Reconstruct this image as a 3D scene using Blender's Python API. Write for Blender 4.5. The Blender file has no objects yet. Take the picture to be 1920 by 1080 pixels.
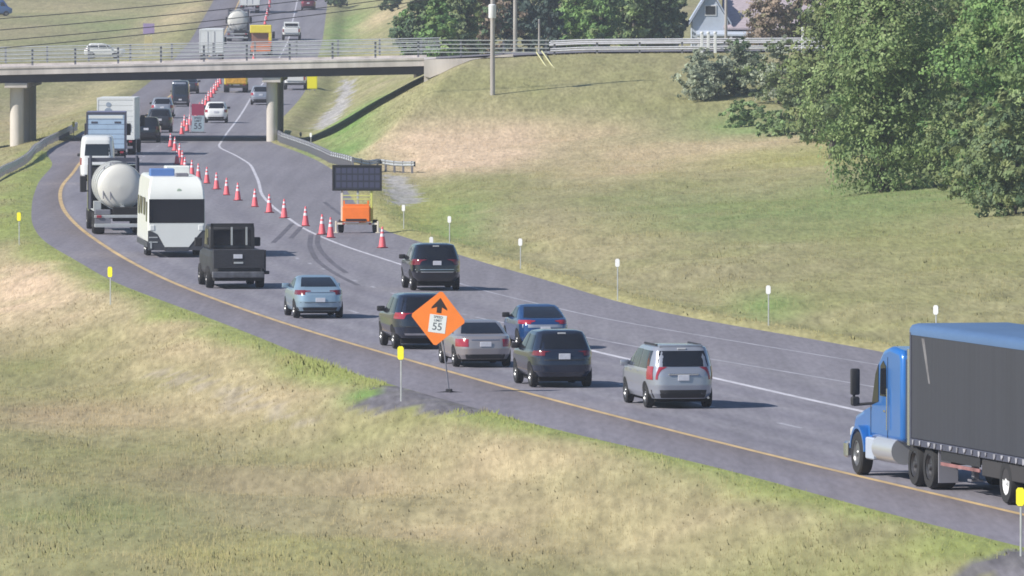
import bpy, bmesh, math, random
import numpy as np
from mathutils import Vector, Matrix
random.seed(7); RNG = np.random.default_rng(11)
R = math.radians
sc = bpy.context.scene
COL = sc.collection
# ------------------------------------------------------------------ camera
H = 12.35; F = 18000.0; YH = -63.0
ALPHA = math.atan((540 - YH) / F)
cam_d = bpy.data.cameras.new('camera'); cam = bpy.data.objects.new('camera', cam_d); COL.objects.link(cam)
cam.location = (0, 0, H); cam.rotation_euler = (math.pi/2 - ALPHA, 0, 0)
cam_d.sensor_width = 36; cam_d.lens = F/1920*36; cam_d.clip_start = 1; cam_d.clip_end = 20000
sc.camera = cam
# ------------------------------------------------------------------ sky and sun
SUN_EL, SUN_BACK = R(37), R(24)            # sun to the camera's left, a little behind it
world = bpy.data.worlds.new('World'); sc.world = world; world.use_nodes = True
wn = world.node_tree.nodes; bg = wn['Background']
sky = wn.new('ShaderNodeTexSky'); sky.sky_type = 'NISHITA'; sky.sun_disc = False
sdir = Vector((-math.cos(SUN_EL)*math.cos(SUN_BACK), -math.cos(SUN_EL)*math.sin(SUN_BACK), math.sin(SUN_EL)))
sky.sun_elevation = SUN_EL; sky.sun_rotation = math.atan2(sdir.x, sdir.y)
sky.air_density = 1.0; sky.dust_density = 0.15; sky.ozone_density = 3.5
world.node_tree.links.new(sky.outputs[0], bg.inputs[0]); bg.inputs[1].default_value = 0.078
sl = bpy.data.lights.new('sun', 'SUN'); sl.energy = 4.2; sl.angle = R(0.5); sl.color = (1, 0.94, 0.84)
so = bpy.data.objects.new('sun', sl); COL.objects.link(so); so.rotation_euler = (-sdir).to_track_quat('-Z', 'Y').to_euler()
so.location = (-30, 250, 60)
sc.view_settings.view_transform = 'Standard'; sc.view_settings.look = 'None'; sc.view_settings.gamma = 1
sc.view_settings.exposure = 0.48
sc.render.engine = 'CYCLES'; sc.cycles.max_bounces = 6; sc.cycles.volume_bounces = 0
sc.cycles.filter_width = 1.7
# ------------------------------------------------------------------ materials
MATS = {}
def mat(name, col, rough=0.6, metal=0.0, var=0.0, vscale=3.0, coat=0.0, spec=0.5, bump=0.0, bscale=20.0, stretch=(1,1,1)):
    if name in MATS: return MATS[name]
    m = bpy.data.materials.new(name); m.use_nodes = True
    nt = m.node_tree; b = nt.nodes['Principled BSDF']
    b.inputs['Base Color'].default_value = (*col, 1); b.inputs['Roughness'].default_value = rough
    b.inputs['Metallic'].default_value = metal; b.inputs['Coat Weight'].default_value = coat
    b.inputs['Coat Roughness'].default_value = 0.08
    b.inputs['Specular IOR Level'].default_value = spec
    tc = nt.nodes.new('ShaderNodeTexCoord'); mp = nt.nodes.new('ShaderNodeMapping')
    mp.inputs['Scale'].default_value = stretch
    nt.links.new(tc.outputs['Object'], mp.inputs[0])
    if var:
        n = nt.nodes.new('ShaderNodeTexNoise'); n.inputs['Scale'].default_value = vscale; n.inputs['Detail'].default_value = 5
        nt.links.new(mp.outputs[0], n.inputs['Vector'])
        r = nt.nodes.new('ShaderNodeMapRange'); r.inputs[1].default_value = .3; r.inputs[2].default_value = .7
        r.inputs[3].default_value = 1-var; r.inputs[4].default_value = 1+var
        nt.links.new(n.outputs[0], r.inputs[0])
        v = nt.nodes.new('ShaderNodeVectorMath'); v.operation = 'SCALE'; v.inputs[0].default_value = col
        nt.links.new(r.outputs[0], v.inputs['Scale']); nt.links.new(v.outputs[0], b.inputs['Base Color'])
    if bump:
        n2 = nt.nodes.new('ShaderNodeTexNoise'); n2.inputs['Scale'].default_value = bscale; n2.inputs['Detail'].default_value = 4
        nt.links.new(mp.outputs[0], n2.inputs['Vector'])
        bp = nt.nodes.new('ShaderNodeBump'); bp.inputs['Strength'].default_value = bump; bp.inputs['Distance'].default_value = .05
        nt.links.new(n2.outputs[0], bp.inputs['Height']); nt.links.new(bp.outputs[0], b.inputs['Normal'])
    MATS[name] = m; return m
def attr_mat(name, rough=0.9, trans=0.0, var=0.12, vscale=1.5, stretch=(1,1,1), fine=0.0, fscale=8.0, spec=0.2, up=0.0):
    """base colour from the mesh's own 'tint' colour attribute, broken up by noise"""
    m = bpy.data.materials.new(name); m.use_nodes = True; nt = m.node_tree; b = nt.nodes['Principled BSDF']
    b.inputs['Roughness'].default_value = rough; b.inputs['Specular IOR Level'].default_value = spec
    a = nt.nodes.new('ShaderNodeAttribute'); a.attribute_name = 'tint'
    tc = nt.nodes.new('ShaderNodeTexCoord'); mp = nt.nodes.new('ShaderNodeMapping'); mp.inputs['Scale'].default_value = stretch
    nt.links.new(tc.outputs['Object'], mp.inputs[0])
    src = a.outputs['Color']
    for (am, s) in ((var, vscale), (fine, fscale)):
        if not am: continue
        n = nt.nodes.new('ShaderNodeTexNoise'); n.inputs['Scale'].default_value = s; n.inputs['Detail'].default_value = 6
        nt.links.new(mp.outputs[0], n.inputs['Vector'])
        r = nt.nodes.new('ShaderNodeMapRange'); r.inputs[1].default_value = .3; r.inputs[2].default_value = .7
        r.inputs[3].default_value = 1-am; r.inputs[4].default_value = 1+am
        nt.links.new(n.outputs[0], r.inputs[0])
        v = nt.nodes.new('ShaderNodeVectorMath'); v.operation = 'SCALE'
        nt.links.new(src, v.inputs[0]); nt.links.new(r.outputs[0], v.inputs['Scale']); src = v.outputs[0]
    nt.links.new(src, b.inputs['Base Color'])
    if up:                                   # fine blades shade like the soft top of a sward
        ge = nt.nodes.new('ShaderNodeNewGeometry'); mxn = nt.nodes.new('ShaderNodeMix'); mxn.data_type = 'VECTOR'; mxn.inputs['Factor'].default_value = up
        nt.links.new(ge.outputs['Normal'], mxn.inputs[4]); mxn.inputs[5].default_value = (-.15, -.1, 1); nt.links.new(mxn.outputs[1], b.inputs['Normal'])
    if trans:
        t = nt.nodes.new('ShaderNodeBsdfTranslucent'); nt.links.new(src, t.inputs['Color'])
        mx = nt.nodes.new('ShaderNodeMixShader'); mx.inputs[0].default_value = trans
        nt.links.new(b.outputs[0], mx.inputs[1]); nt.links.new(t.outputs[0], mx.inputs[2])
        nt.links.new(mx.outputs[0], nt.nodes['Material Output'].inputs[0])
    return m
# ------------------------------------------------------------------ mesh builder
class MB:
    def __init__(s): s.v = []; s.f = []
    def add(s, vs, fs):
        o = len(s.v); s.v += [tuple(p) for p in vs]; s.f += [tuple(i+o for i in f) for f in fs]; return s
    def box(s, x0, x1, y0, y1, z0, z1, bev=0.0, seg=1, M=None):
        bm = bmesh.new(); bmesh.ops.create_cube(bm, size=1)
        for v in bm.verts:
            v.co = Vector(((x0+x1)/2+v.co.x*(x1-x0), (y0+y1)/2+v.co.y*(y1-y0), (z0+z1)/2+v.co.z*(z1-z0)))
        if bev: bmesh.ops.bevel(bm, geom=bm.edges[:], offset=bev, segments=seg, profile=.5, affect='EDGES')
        if M: bmesh.ops.transform(bm, matrix=M, verts=bm.verts)
        bm.verts.index_update()
        s.add([v.co[:] for v in bm.verts], [[v.index for v in f.verts] for f in bm.faces]); bm.free(); return s
    def cyl(s, p0, p1, r0, r1=None, n=12, caps=True):
        r1 = r0 if r1 is None else r1
        p0, p1 = Vector(p0), Vector(p1); d = (p1-p0).normalized()
        u = d.cross(Vector((0, 0, 1)) if abs(d.z) < .9 else Vector((1, 0, 0))).normalized(); w = d.cross(u)
        vs = []
        for p, r in ((p0, r0), (p1, r1)):
            for i in range(n):
                a = 2*math.pi*i/n; vs.append(p + (u*math.cos(a)+w*math.sin(a))*r)
        fs = [(i, (i+1) % n, n+(i+1) % n, n+i) for i in range(n)]
        if caps: fs += [tuple(range(n))[::-1], tuple(range(n, 2*n))]
        return s.add(vs, fs)
    def tube(s, pts, r, n=8):
        for a, b in zip(pts[:-1], pts[1:]): s.cyl(a, b, r, r, n)
        return s
    def lathe(s, prof, c=(0, 0, 0), axis='z', n=24):
        vs = []; m = len(prof)
        for i in range(n):
            a = 2*math.pi*i/n
            for (r, h) in prof:
                p = {'z': (r*math.cos(a), r*math.sin(a), h), 'x': (h, r*math.cos(a), r*math.sin(a)), 'y': (r*math.sin(a), h, r*math.cos(a))}[axis]
                vs.append((p[0]+c[0], p[1]+c[1], p[2]+c[2]))
        fs = [(i*m+j, ((i+1) % n)*m+j, ((i+1) % n)*m+j+1, i*m+j+1) for i in range(n) for j in range(m-1)]
        return s.add(vs, fs)
    def prism(s, poly, axis, d0, d1):
        n = len(poly); vs = []
        for d in (d0, d1):
            for (a, b) in poly: vs.append({'x': (d, a, b), 'y': (a, d, b), 'z': (a, b, d)}[axis])
        fs = [tuple(range(n)), tuple(range(n, 2*n))[::-1]] + [(i, n+i, n+(i+1) % n, (i+1) % n) for i in range(n)]
        return s.add(vs, fs)
    def grid(s, rows):
        m = len(rows[0]); vs = [p for r in rows for p in r]
        fs = [(i*m+j, i*m+j+1, (i+1)*m+j+1, (i+1)*m+j) for i in range(len(rows)-1) for j in range(m-1)]
        return s.add(vs, fs)
    def build(s, name, m, parent=None, smooth=35, fix=True):
        me = bpy.data.meshes.new(name); me.from_pydata(s.v, [], s.f)
        if fix:
            bm = bmesh.new(); bm.from_mesh(me); bmesh.ops.recalc_face_normals(bm, faces=bm.faces); bm.to_mesh(me); bm.free()
        me.materials.append(m)
        if smooth:
            me.polygons.foreach_set('use_smooth', [True]*len(me.polygons)); me.set_sharp_from_angle(angle=R(smooth))
        o = bpy.data.objects.new(name, me); COL.objects.link(o)
        if parent: o.parent = parent
        return o
def tag(o, label=None, cat=None, group=None, kind=None):
    if label: o['label'] = label
    if cat: o['category'] = cat
    if group: o['group'] = group
    if kind: o['kind'] = kind
    return o
def root(name, loc, rz, label, cat, group=None):
    o = bpy.data.objects.new(name, None); COL.objects.link(o); o.location = loc; o.rotation_euler = (0, 0, rz)
    o.empty_display_size = .3
    return tag(o, label, cat, group)
def copy_tree(o, parent=None):
    c = o.copy(); COL.objects.link(c)
    if parent:
        c.parent = parent
    for ch in list(o.children): copy_tree(ch, c)
    return c
# ------------------------------------------------------------------ pixel -> world helpers (photo is 1920 x 1080)
FWD = Vector((0, math.cos(ALPHA), -math.sin(ALPHA))); UPV = Vector((0, math.sin(ALPHA), math.cos(ALPHA)))
def ray(px, py):
    d = FWD*F + Vector((px-960, 0, 0)) + UPV*(540-py)
    return d / d.y
def at_depth(px, py, Y):
    d = ray(px, py); return Vector((d.x*Y, Y, H+d.z*Y))
def rz(Y):
    Y = np.asarray(Y, float)
    q = 3.4e-5*np.clip(Y-750, 0, 340)**2
    return q + np.clip(Y-1090, 0, 700)*2*3.4e-5*340
def on_road(px, py):
    d = ray(px, py); Ys = np.arange(120, 1700, 1.0); f = H+d.z*Ys-rz(Ys)
    i = int(np.argmax(f < 0)); 
    if f[i] >= 0: i = len(Ys)-1
    t = f[i-1]/(f[i-1]-f[i]); Y = Ys[i-1]+t
    return (d.x*Y, Y)
YG = np.arange(100, 1900, 2.0)
def curve(px=(), world=(), smooth=12):
    """X(Y) of a line drawn on the road plane; ends extrapolated straight"""
    P = sorted([(y, x) for (x, y) in [on_road(*p) for p in px]] + list(world))
    ys = np.array([p[0] for p in P]); xs = np.array([p[1] for p in P])
    k = min(3, len(ys)-1)
    sa = (xs[k]-xs[0])/(ys[k]-ys[0]); sb = (xs[-1]-xs[-2])/(ys[-1]-ys[-2])
    X = np.interp(YG, ys, xs); X = np.where(YG < ys[0], xs[0]+(YG-ys[0])*sa, X); X = np.where(YG > ys[-1], xs[-1]+(YG-ys[-1])*sb, X)
    if smooth:
        k = np.hanning(2*smooth+3)[1:-1]; k /= k.sum()
        pad = np.concatenate([X[0]+(X[1]-X[0])*np.arange(-smooth, 0), X, X[-1]+(X[-1]-X[-2])*np.arange(1, smooth+1)])
        X = np.convolve(pad, k, 'valid')
    return lambda Y: np.interp(Y, YG, X)
XY = curve([(1920,964),(1520,873),(1100,767),(931,722),(831,694),(740,667),(637,639),(500,596),(375,551),(306,523),(228,482),(181,451),(150,429),(119,396),(111,368),(116,346)],
           [(573,-26.2),(600,-27.1),(630,-27.8),(684,-28.3),(780,-30),(850,-31),(1090,-33),(1250,-35.6),(1400,-38)])
XA = curve([(1640,683),(1293,626),(1206,610),(1124,598),(1031,574),(981,563),(909,547),(740,492),(640,460),(570,430),(510,387),(490,365),(485,340),(470,308),(440,290),(408,276),(425,250)],
           [(860,-23.5),(1090,-25.4),(1250,-28),(1400,-30.3)], 8)
XR = curve([(1640,655),(1500,632),(1200,580),(1040,529),(897,490),(767,446),(715,433),(690,415),(655,365),(630,322),(600,303),(560,285),(500,265)],
           [(760,-18.6),(885,-19.2),(1090,-21.5),(1250,-24),(1400,-26.5)])
XL = curve([(1920,1022),(1712,983),(1520,921),(1300,862),(1000,800),(900,768),(830,745),(740,722),(640,700),(520,645),(433,612),(361,584),(278,554),(211,530),(155,495),(78,452),(58,418),(60,375),(72,340),(102,308)],
           [(640,-31.2),(700,-31.8),(850,-34.5),(1090,-36.5),(1250,-39),(1400,-41.5)])
# ------------------------------------------------------------------ terrain height
def sst(a, b, x):
    t = np.clip((np.asarray(x, float)-a)/(b-a), 0, 1); return t*t*(3-2*t)
_nt = RNG.random((64, 64))
def vnoise(x, y, s):
    x = np.asarray(x, float)/s; y = np.asarray(y, float)/s
    xi = np.floor(x).astype(int); yi = np.floor(y).astype(int); fx = x-xi; fy = y-yi
    fx = fx*fx*(3-2*fx); fy = fy*fy*(3-2*fy)
    g = lambda a, b: _nt[a % 64, b % 64]
    return (g(xi, yi)*(1-fx)+g(xi+1, yi)*fx)*(1-fy)+(g(xi, yi+1)*(1-fx)+g(xi+1, yi+1)*fx)*fy
def zo(X): return np.interp(X, [-6.3, 5, 20, 60], [5.7, 6.25, 6.35, 6.35])      # overpass road level
def G(X, Y):
    X = np.asarray(X, float); Y = np.asarray(Y, float)
    base = rz(Y)
    dr = X-XR(Y); dl = XL(Y)-X
    edge = lambda d: np.clip(.12*d, -.1, .1)
    n1 = (vnoise(X+40, Y, 7)-.5)*.25 + (vnoise(X, Y*.5, 2.3)-.5)*.10
    # right-hand hill and the overpass embankment
    hill = -.35*sst(.8, 3, dr)*(1-sst(4, 8, dr)) + 1.9*sst(5, 45, dr) + n1*sst(1, 5, dr)
    a = .30*sst(560, 676, Y) + .70*np.clip((Y-628)/47, 0, 1)**1.15
    b = np.clip((X-(XR(Y)+2.2))/12.2, 0, 1)
    emb = np.minimum(a, b); emb = emb*.6+sst(0, 1, emb)*.4
    back = 1-.28*sst(706, 735, Y)
    emb_z = (zo(X)-.06)*emb*back
    right = np.maximum(hill, 0)*(1-emb)+np.minimum(hill, 0)*(1-emb) + emb_z
    # left-hand verge with a shallow swale
    left = -.95*sst(.8, 7, dl) + .9*sst(9, 22, dl) + n1*sst(1, 5, dl)*1.2
    z = np.where(dr > 0, right, np.where(dl > 0, left, 0))
    e = np.where(dr > -1, edge(dr)*(1-sst(1, 4, dr)), 0)+np.where(dl > -1, edge(dl)*(1-sst(1, 4, dl)), 0)
    ins = np.where((dr <= -1) & (dl <= -1), -.1, 0)
    return base+z+e+ins
def hit(px, py):
    d = ray(px, py); Ys = np.arange(150, 1800, .5); f = H+d.z*Ys-G(d.x*Ys, Ys)
    i = max(1, int(np.argmax(f < 0))); t = f[i-1]/(f[i-1]-f[i]+1e-9); Y = Ys[i-1]+.5*t
    return Vector((d.x*Y, Y, float(G(d.x*Y, Y))))
def heading(Y):      # road direction as a rotation about Z
    return math.atan2(-(float(XY(Y+8))-float(XY(Y-8))), 16)
# ------------------------------------------------------------------ ground sheet
def tint_attr(me, cols):
    a = me.color_attributes.new('tint', 'FLOAT_COLOR', 'POINT')
    c = np.ones((len(cols), 4), np.float32); c[:, :3] = cols; a.data.foreach_set('color', c.ravel())
TAN = np.array((.485,.39,.245)); OLV = np.array((.262,.268,.115)); GRN = np.array((.195,.255,.10)); PINK = np.array((.62,.475,.335)); YEL = np.array((.36,.36,.13)); GRY = np.array((.345,.305,.185)); VGR = np.array((.165,.285,.085)); RUS = np.array((.36,.28,.18)); ASPC = np.array((.172,.164,.185)); STONE = np.array((.40,.385,.39)); DIRT = np.array((.40,.345,.27))
ZONES = []
for (px, py, rx, ry, c, w) in [
    (110,540,230,80,PINK,.9),(420,640,260,70,TAN,.75),(60,690,120,50,OLV,.55),(560,745,230,60,TAN,.6),(120,775,150,25,RUS,.6),(880,870,420,60,TAN,.55),
    (150,860,330,40,OLV,.35),(300,1040,300,40,TAN,.35),(250,780,160,25,TAN,.5),(420,905,300,35,RUS,.45),(120,990,260,90,GRN,.3),(480,960,120,50,GRY,.6),(900,980,300,50,TAN,.6),(1250,1000,260,60,TAN,.3),(1700,1050,260,40,OLV,.6),(500,1050,250,40,YEL,.35),
    (870,285,130,36,PINK,.5),(760,265,110,30,TAN,.8),(1000,250,160,30,TAN,.7),(1250,285,190,26,TAN,.9),(1550,290,200,24,YEL,.6),(1400,262,140,16,TAN,.9),(1150,320,120,14,TAN,.7),
    (650,250,60,35,VGR,.75),(640,285,70,15,VGR,.8),(830,410,100,45,VGR,.8),(780,400,70,40,YEL,.6),(1000,170,260,60,OLV,.7),(1150,130,300,40,GRY,.4),
    (900,350,120,30,OLV,.5),(1000,400,110,40,GRY,.5),(1130,440,160,40,TAN,.35),(1450,410,260,40,GRN,.6),(1690,375,200,40,GRN,.75),(1250,380,130,25,GRN,.45),(1800,470,200,50,OLV,.6),(1300,530,250,40,GRY,.4),(1600,560,220,40,OLV,.5),(1440,575,60,25,VGR,.5),
    (870,288,110,30,PINK,1.3),(955,258,100,16,PINK,1.1),(770,262,80,18,PINK,.8),(1080,248,90,12,TAN,.9),
    (150,20,120,14,TAN,.6),(260,60,140,18,GRY,.6),(100,80,90,14,VGR,.35),(380,60,60,20,OLV,.6),
    (1400,240,130,20,VGR,.6),(1720,320,100,25,GRN,.6),
    (200,40,90,25,VGR,.6),(330,30,100,20,TAN,.5),(40,60,80,20,GRY,.7),(690,45,60,12,TAN,.9),(640,60,40,40,VGR,.6),(90,210,80,40,TAN,.4),(120,250,90,14,YEL,.5),(330,390,10,10,GRN,.1),(20,340,50,40,OLV,.8),(40,420,40,30,GRN,.6),
    (590,180,40,40,OLV,.7),(700,700,60,14,VGR,.7),(690,740,50,14,VGR,.7),(855,765,90,10,YEL,.8)]:
    p = hit(px, py); s = F/p.y; p1 = hit(px, max(1, py-ry)); p2 = hit(px, py+ry)
    ZONES.append((p.x, (p1.y+p2.y)/2, rx/s, max(1.5, abs(p1.y-p2.y)/2), c, w))
def inside(X, Y, poly):
    c = np.zeros(len(X), bool); n = len(poly)
    for i in range(n):
        (x0, y0), (x1, y1) = poly[i], poly[(i+1) % n]
        c ^= ((y0 > Y) != (y1 > Y)) & (X < (x1-x0)*(Y-y0)/(y1-y0+1e-9)+x0)
    return c
BARE = []          # ground without sward: (outline, colour, strength)
for poly, col, w in [([(900,752),(800,735),(725,720),(700,736),(662,760),(705,771),(790,769),(900,775)], ASPC, 1.0), ([(1760,1100),(1800,1060),(1880,1046),(2000,1030),(2000,1110)], ASPC, 1.0),
    ([(720,328),(724,350),(735,384),(790,380),(778,356),(764,330)], STONE, .85), ([(640,150),(628,195),(610,215),(588,240),(614,238),(644,212),(656,195),(662,150)], STONE, .9),
    ([(300,682),(420,728),(520,768),(575,796),(565,806),(410,752),(290,698)], DIRT, .65)]:
    BARE.append(([(lambda q: (q.x, q.y))(hit(*p)) for p in poly], col, w))
def ground_color(X, Y):
    X = np.asarray(X, float); Y = np.asarray(Y, float)
    t = np.clip(vnoise(X, Y*.35, 4.0)*.6+vnoise(X+9, Y*.3, 1.1)*.4, 0, 1)[:, None]
    c = GRY*(1-t)+OLV*t
    c = c*(.85+.3*vnoise(X*1.3, Y*.25, .8))[:, None]
    for (x, y, rx, ry, col, w) in ZONES:
        e = np.exp(-(((X-x)/rx)**2+((Y-y)/ry)**2)*.9)*w*1.25*(.65+.7*vnoise(X+x, (Y+y)*.3, 1.6)); e = np.clip(e, 0, 1)[:, None]
        c = c*(1-e)+col*e
    jx = X+(vnoise(X*2, Y*.6, 1.0)-.5)*1.1; jy = Y+(vnoise(X*2+30, Y*.6+7, 1.0)-.5)*4
    for poly, col, w in BARE:
        e = (inside(jx, jy, poly)*w*(.8+.4*vnoise(X*3, Y, 1.0)))[:, None]; e = np.clip(e, 0, 1); c = c*(1-e)+col*(.85+.3*vnoise(X*4, Y*1.5, 1.0))[:, None]*e
    dl = XL(Y)-X; dr = X-XR(Y)
    bare = np.zeros(len(X), bool)
    for poly, col, w in BARE[:2]: bare |= inside(jx, jy, poly)
    g = ~bare*np.clip((1-sst(.7, 2.5, dl+1.6*(vnoise(X, Y*.4, 3)-.5)))*(dl > -1.2)*(Y < 640)*.9, 0, 1); g = g[:, None]
    c = c*(1-g)+(YEL*.62+VGR*.4)*g
    g = np.clip((1-sst(.8, 2.2, dr+1.0*(vnoise(X, Y*.4, 3)-.5)))*(dr > -1.2)*(Y < 520)*.6, 0, 1)[:, None]
    c = c*(1-g)+(YEL*.6+TAN*.4)*g
    return c
xs = np.concatenate([-np.geomspace(48, 4000, 26)[::-1], np.arange(-47.6, 47, .4), np.geomspace(47.2, 4000, 26)])
ys = np.concatenate([np.linspace(-300, 170, 12), np.arange(180, 760, 1.6), np.geomspace(762, 1700, 150), np.geomspace(1750, 7000, 14)])
XX, YY = np.meshgrid(xs, ys); ZZ = G(XX, YY)
nx, ny = len(xs), len(ys)
idx = np.arange(nx*ny).reshape(ny, nx)
fc = np.stack([idx[:-1, :-1], idx[:-1, 1:], idx[1:, 1:], idx[1:, :-1]], -1).reshape(-1, 4)
me = bpy.data.meshes.new('ground'); me.from_pydata(np.stack([XX, YY, ZZ], -1).reshape(-1, 3).tolist(), [], fc.tolist())
tint_attr(me, ground_color(XX.ravel(), YY.ravel()))
M_GROUND = attr_mat('dry_turf', .95, 0, .16, 1.3, (1, .09, 1), .24, 5.0, .1)
me.materials.append(M_GROUND); me.polygons.foreach_set('use_smooth', [True]*len(me.polygons))
ground = bpy.data.objects.new('ground', me); COL.objects.link(ground); tag(ground, kind='structure')
# ------------------------------------------------------------------ road sheet (attribute u = metres right of the yellow line)
Yr = np.concatenate([np.arange(120, 760, 2.0), np.arange(760, 1800, 5.0)])
rows = []; us = []
for y in Yr:
    l, yl, r = float(XL(y)), float(XY(y)), float(XR(y))
    z = float(rz(y)); X = np.concatenate([np.linspace(l-.7, yl, 6), np.linspace(yl, r+.7, 14)[1:]])
    rows.append([(x, y, z) for x in X]); us += [(x-yl, x-l, r-x) for x in X]
mb = MB().grid(rows)
m = bpy.data.materials.new('asphalt'); m.use_nodes = True; nt = m.node_tree; b = nt.nodes['Principled BSDF']
b.inputs['Roughness'].default_value = .85; b.inputs['Specular IOR Level'].default_value = .25
at = nt.nodes.new('ShaderNodeAttribute'); at.attribute_name = 'tint'
sp = nt.nodes.new('ShaderNodeSeparateColor'); nt.links.new(at.outputs['Color'], sp.inputs[0])
def noise_to(scale, stretch, lo, hi, det=6):
    tc = nt.nodes.new('ShaderNodeTexCoord'); mp = nt.nodes.new('ShaderNodeMapping'); mp.inputs['Scale'].default_value = stretch
    nt.links.new(tc.outputs['Object'], mp.inputs[0]); n = nt.nodes.new('ShaderNodeTexNoise'); n.inputs['Scale'].default_value = scale; n.inputs['Detail'].default_value = det
    nt.links.new(mp.outputs[0], n.inputs[0]); r = nt.nodes.new('ShaderNodeMapRange'); r.inputs[1].default_value = .3; r.inputs[2].default_value = .7; r.inputs[3].default_value = lo; r.inputs[4].default_value = hi
    nt.links.new(n.outputs[0], r.inputs[0]); return r.outputs[0]
ramp = nt.nodes.new('ShaderNodeValToRGB'); cr = ramp.color_ramp     # worn bands across the road: u from -6 (0) to +18 (1)
ASP = [(0.0,(.160,.150,.185)),(.155,(.180,.170,.212)),(.205,(.170,.157,.190)),(.235,(.155,.137,.155)),(.248,(.155,.137,.158)),(.262,(.200,.193,.238)),(.30,(.165,.158,.20)),(.33,(.200,.194,.236)),(.365,(.160,.154,.195)),(.40,(.205,.199,.243)),(.45,(.163,.157,.20)),(.485,(.202,.196,.24)),(.515,(.165,.159,.202)),(.555,(.203,.197,.24)),(.61,(.17,.163,.205)),(.65,(.195,.188,.228)),(.75,(.18,.172,.212)),(1,(.165,.156,.19))]
cr.elements[0].position = ASP[0][0]; cr.elements[0].color = (*ASP[0][1], 1); cr.elements[1].position = ASP[-1][0]; cr.elements[1].color = (*ASP[-1][1], 1)
for p, c in ASP[1:-1]:
    e = cr.elements.new(p); e.color = (*c, 1)
nt.links.new(sp.outputs[0], ramp.inputs[0])
n1 = noise_to(.30, (1, .10, 1), .92, 1.07); n2 = noise_to(6.0, (1, .08, 1), .88, 1.12); n3 = noise_to(1.8, (1, .012, 1), .90, 1.08)
src = ramp.outputs[0]
for q in (n1, n2, n3):
    v = nt.nodes.new('ShaderNodeVectorMath'); v.operation = 'SCALE'; nt.links.new(src, v.inputs[0]); nt.links.new(q, v.inputs['Scale']); src = v.outputs[0]
v = nt.nodes.new('ShaderNodeVectorMath'); v.operation = 'SCALE'; v.operation = 'MULTIPLY'; v.inputs[1].default_value = (1.25, 1.245, 1.17); nt.links.new(src, v.inputs[0]); src = v.outputs[0]
nt.links.new(src, b.inputs['Base Color'])
M_ASPH = m
road = mb.build('road', M_ASPH, smooth=0, fix=False); tag(road, kind='structure')
ua = np.array(us); tint_attr(road.data, np.stack([np.clip((ua[:, 0]+6)/24, 0, 1), np.clip(ua[:, 1]/10, 0, 1), np.clip(ua[:, 2]/10, 0, 1)], -1))
# ------------------------------------------------------------------ painted lines
M_WHITE = mat('white_road_paint', (.56,.55,.61), .7, var=.18, vscale=2.5, stretch=(1,.2,1))
M_WHITE2 = mat('worn_white_road_paint', (.38,.375,.43), .7, var=.25, vscale=1.5, stretch=(1,.15,1))
M_YEL = mat('yellow_road_paint', (.56,.40,.20), .7, var=.2, vscale=2.0, stretch=(1,.15,1))
def strip(name, fx, y0, y1, w, m, dz=.004, step=3.0, segs=None):
    mb = MB()
    for (a, c) in (segs or [(y0, y1)]):
        n = max(2, int((c-a)/step)+1); rows = []
        for y in np.linspace(a, c, n):
            x = float(fx(y)); z = float(rz(y))+dz; rows.append([(x-w/2, y, z), (x+w/2, y, z)])
        mb.grid(rows)
    return tag(mb.build(name, m, smooth=0, fix=False), kind='structure')
strip('yellow_edge_line', XY, 120, 1700, .20, M_YEL)
strip('right_edge_line', XA, 395, 1700, .17, M_WHITE)
strip('right_shoulder_line', XA, 120, 394, .13, M_WHITE2)
XB = curve([(1474,697),(1337,674),(1206,653),(1092,631),(944,606),(878,592)], [], 4)
strip('acceleration_lane_line', XB, 180, 338, .14, M_WHITE2)
XC = curve([(1615,771),(1480,741),(1340,709),(1179,674),(1112,658)], [], 3)
strip('lane_line', XC, 180, 309, .24, M_WHITE)
strip('lane_dash', lambda y: XY(y)+3.7, 0, 0, .16, M_WHITE2, segs=[(a, a+3.0) for a in np.arange(256.6-12.19*6, 700, 12.19)])
strip('acceleration_lane_dash', lambda y: XY(y)+7.3, 0, 0, .14, M_WHITE2, segs=[(a, a+1.4) for a in np.arange(318, 420, 7.3)])
M_SKID = mat('tyre_rubber_mark', (.125,.118,.145), .8, var=.18, vscale=1.2, stretch=(1,.2,1))
for pts in ([(583,440),(580,462),(592,487),(612,503),(640,520),(672,535)], [(597,440),(594,456),(603,473),(625,495),(650,512)], [(608,379),(620,388),(640,403)], [(548,419),(528,440),(512,455)], [(565,425),(545,447)]):
    fx = curve(pts, [], 3); yy = [on_road(*p)[1] for p in pts]
    strip('skid_mark', fx, min(yy), max(yy), .22, M_SKID, .006, 1.5)
M_PATCH = mat('old_asphalt', (.185,.175,.20), .9, var=.2, vscale=1.5)
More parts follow.
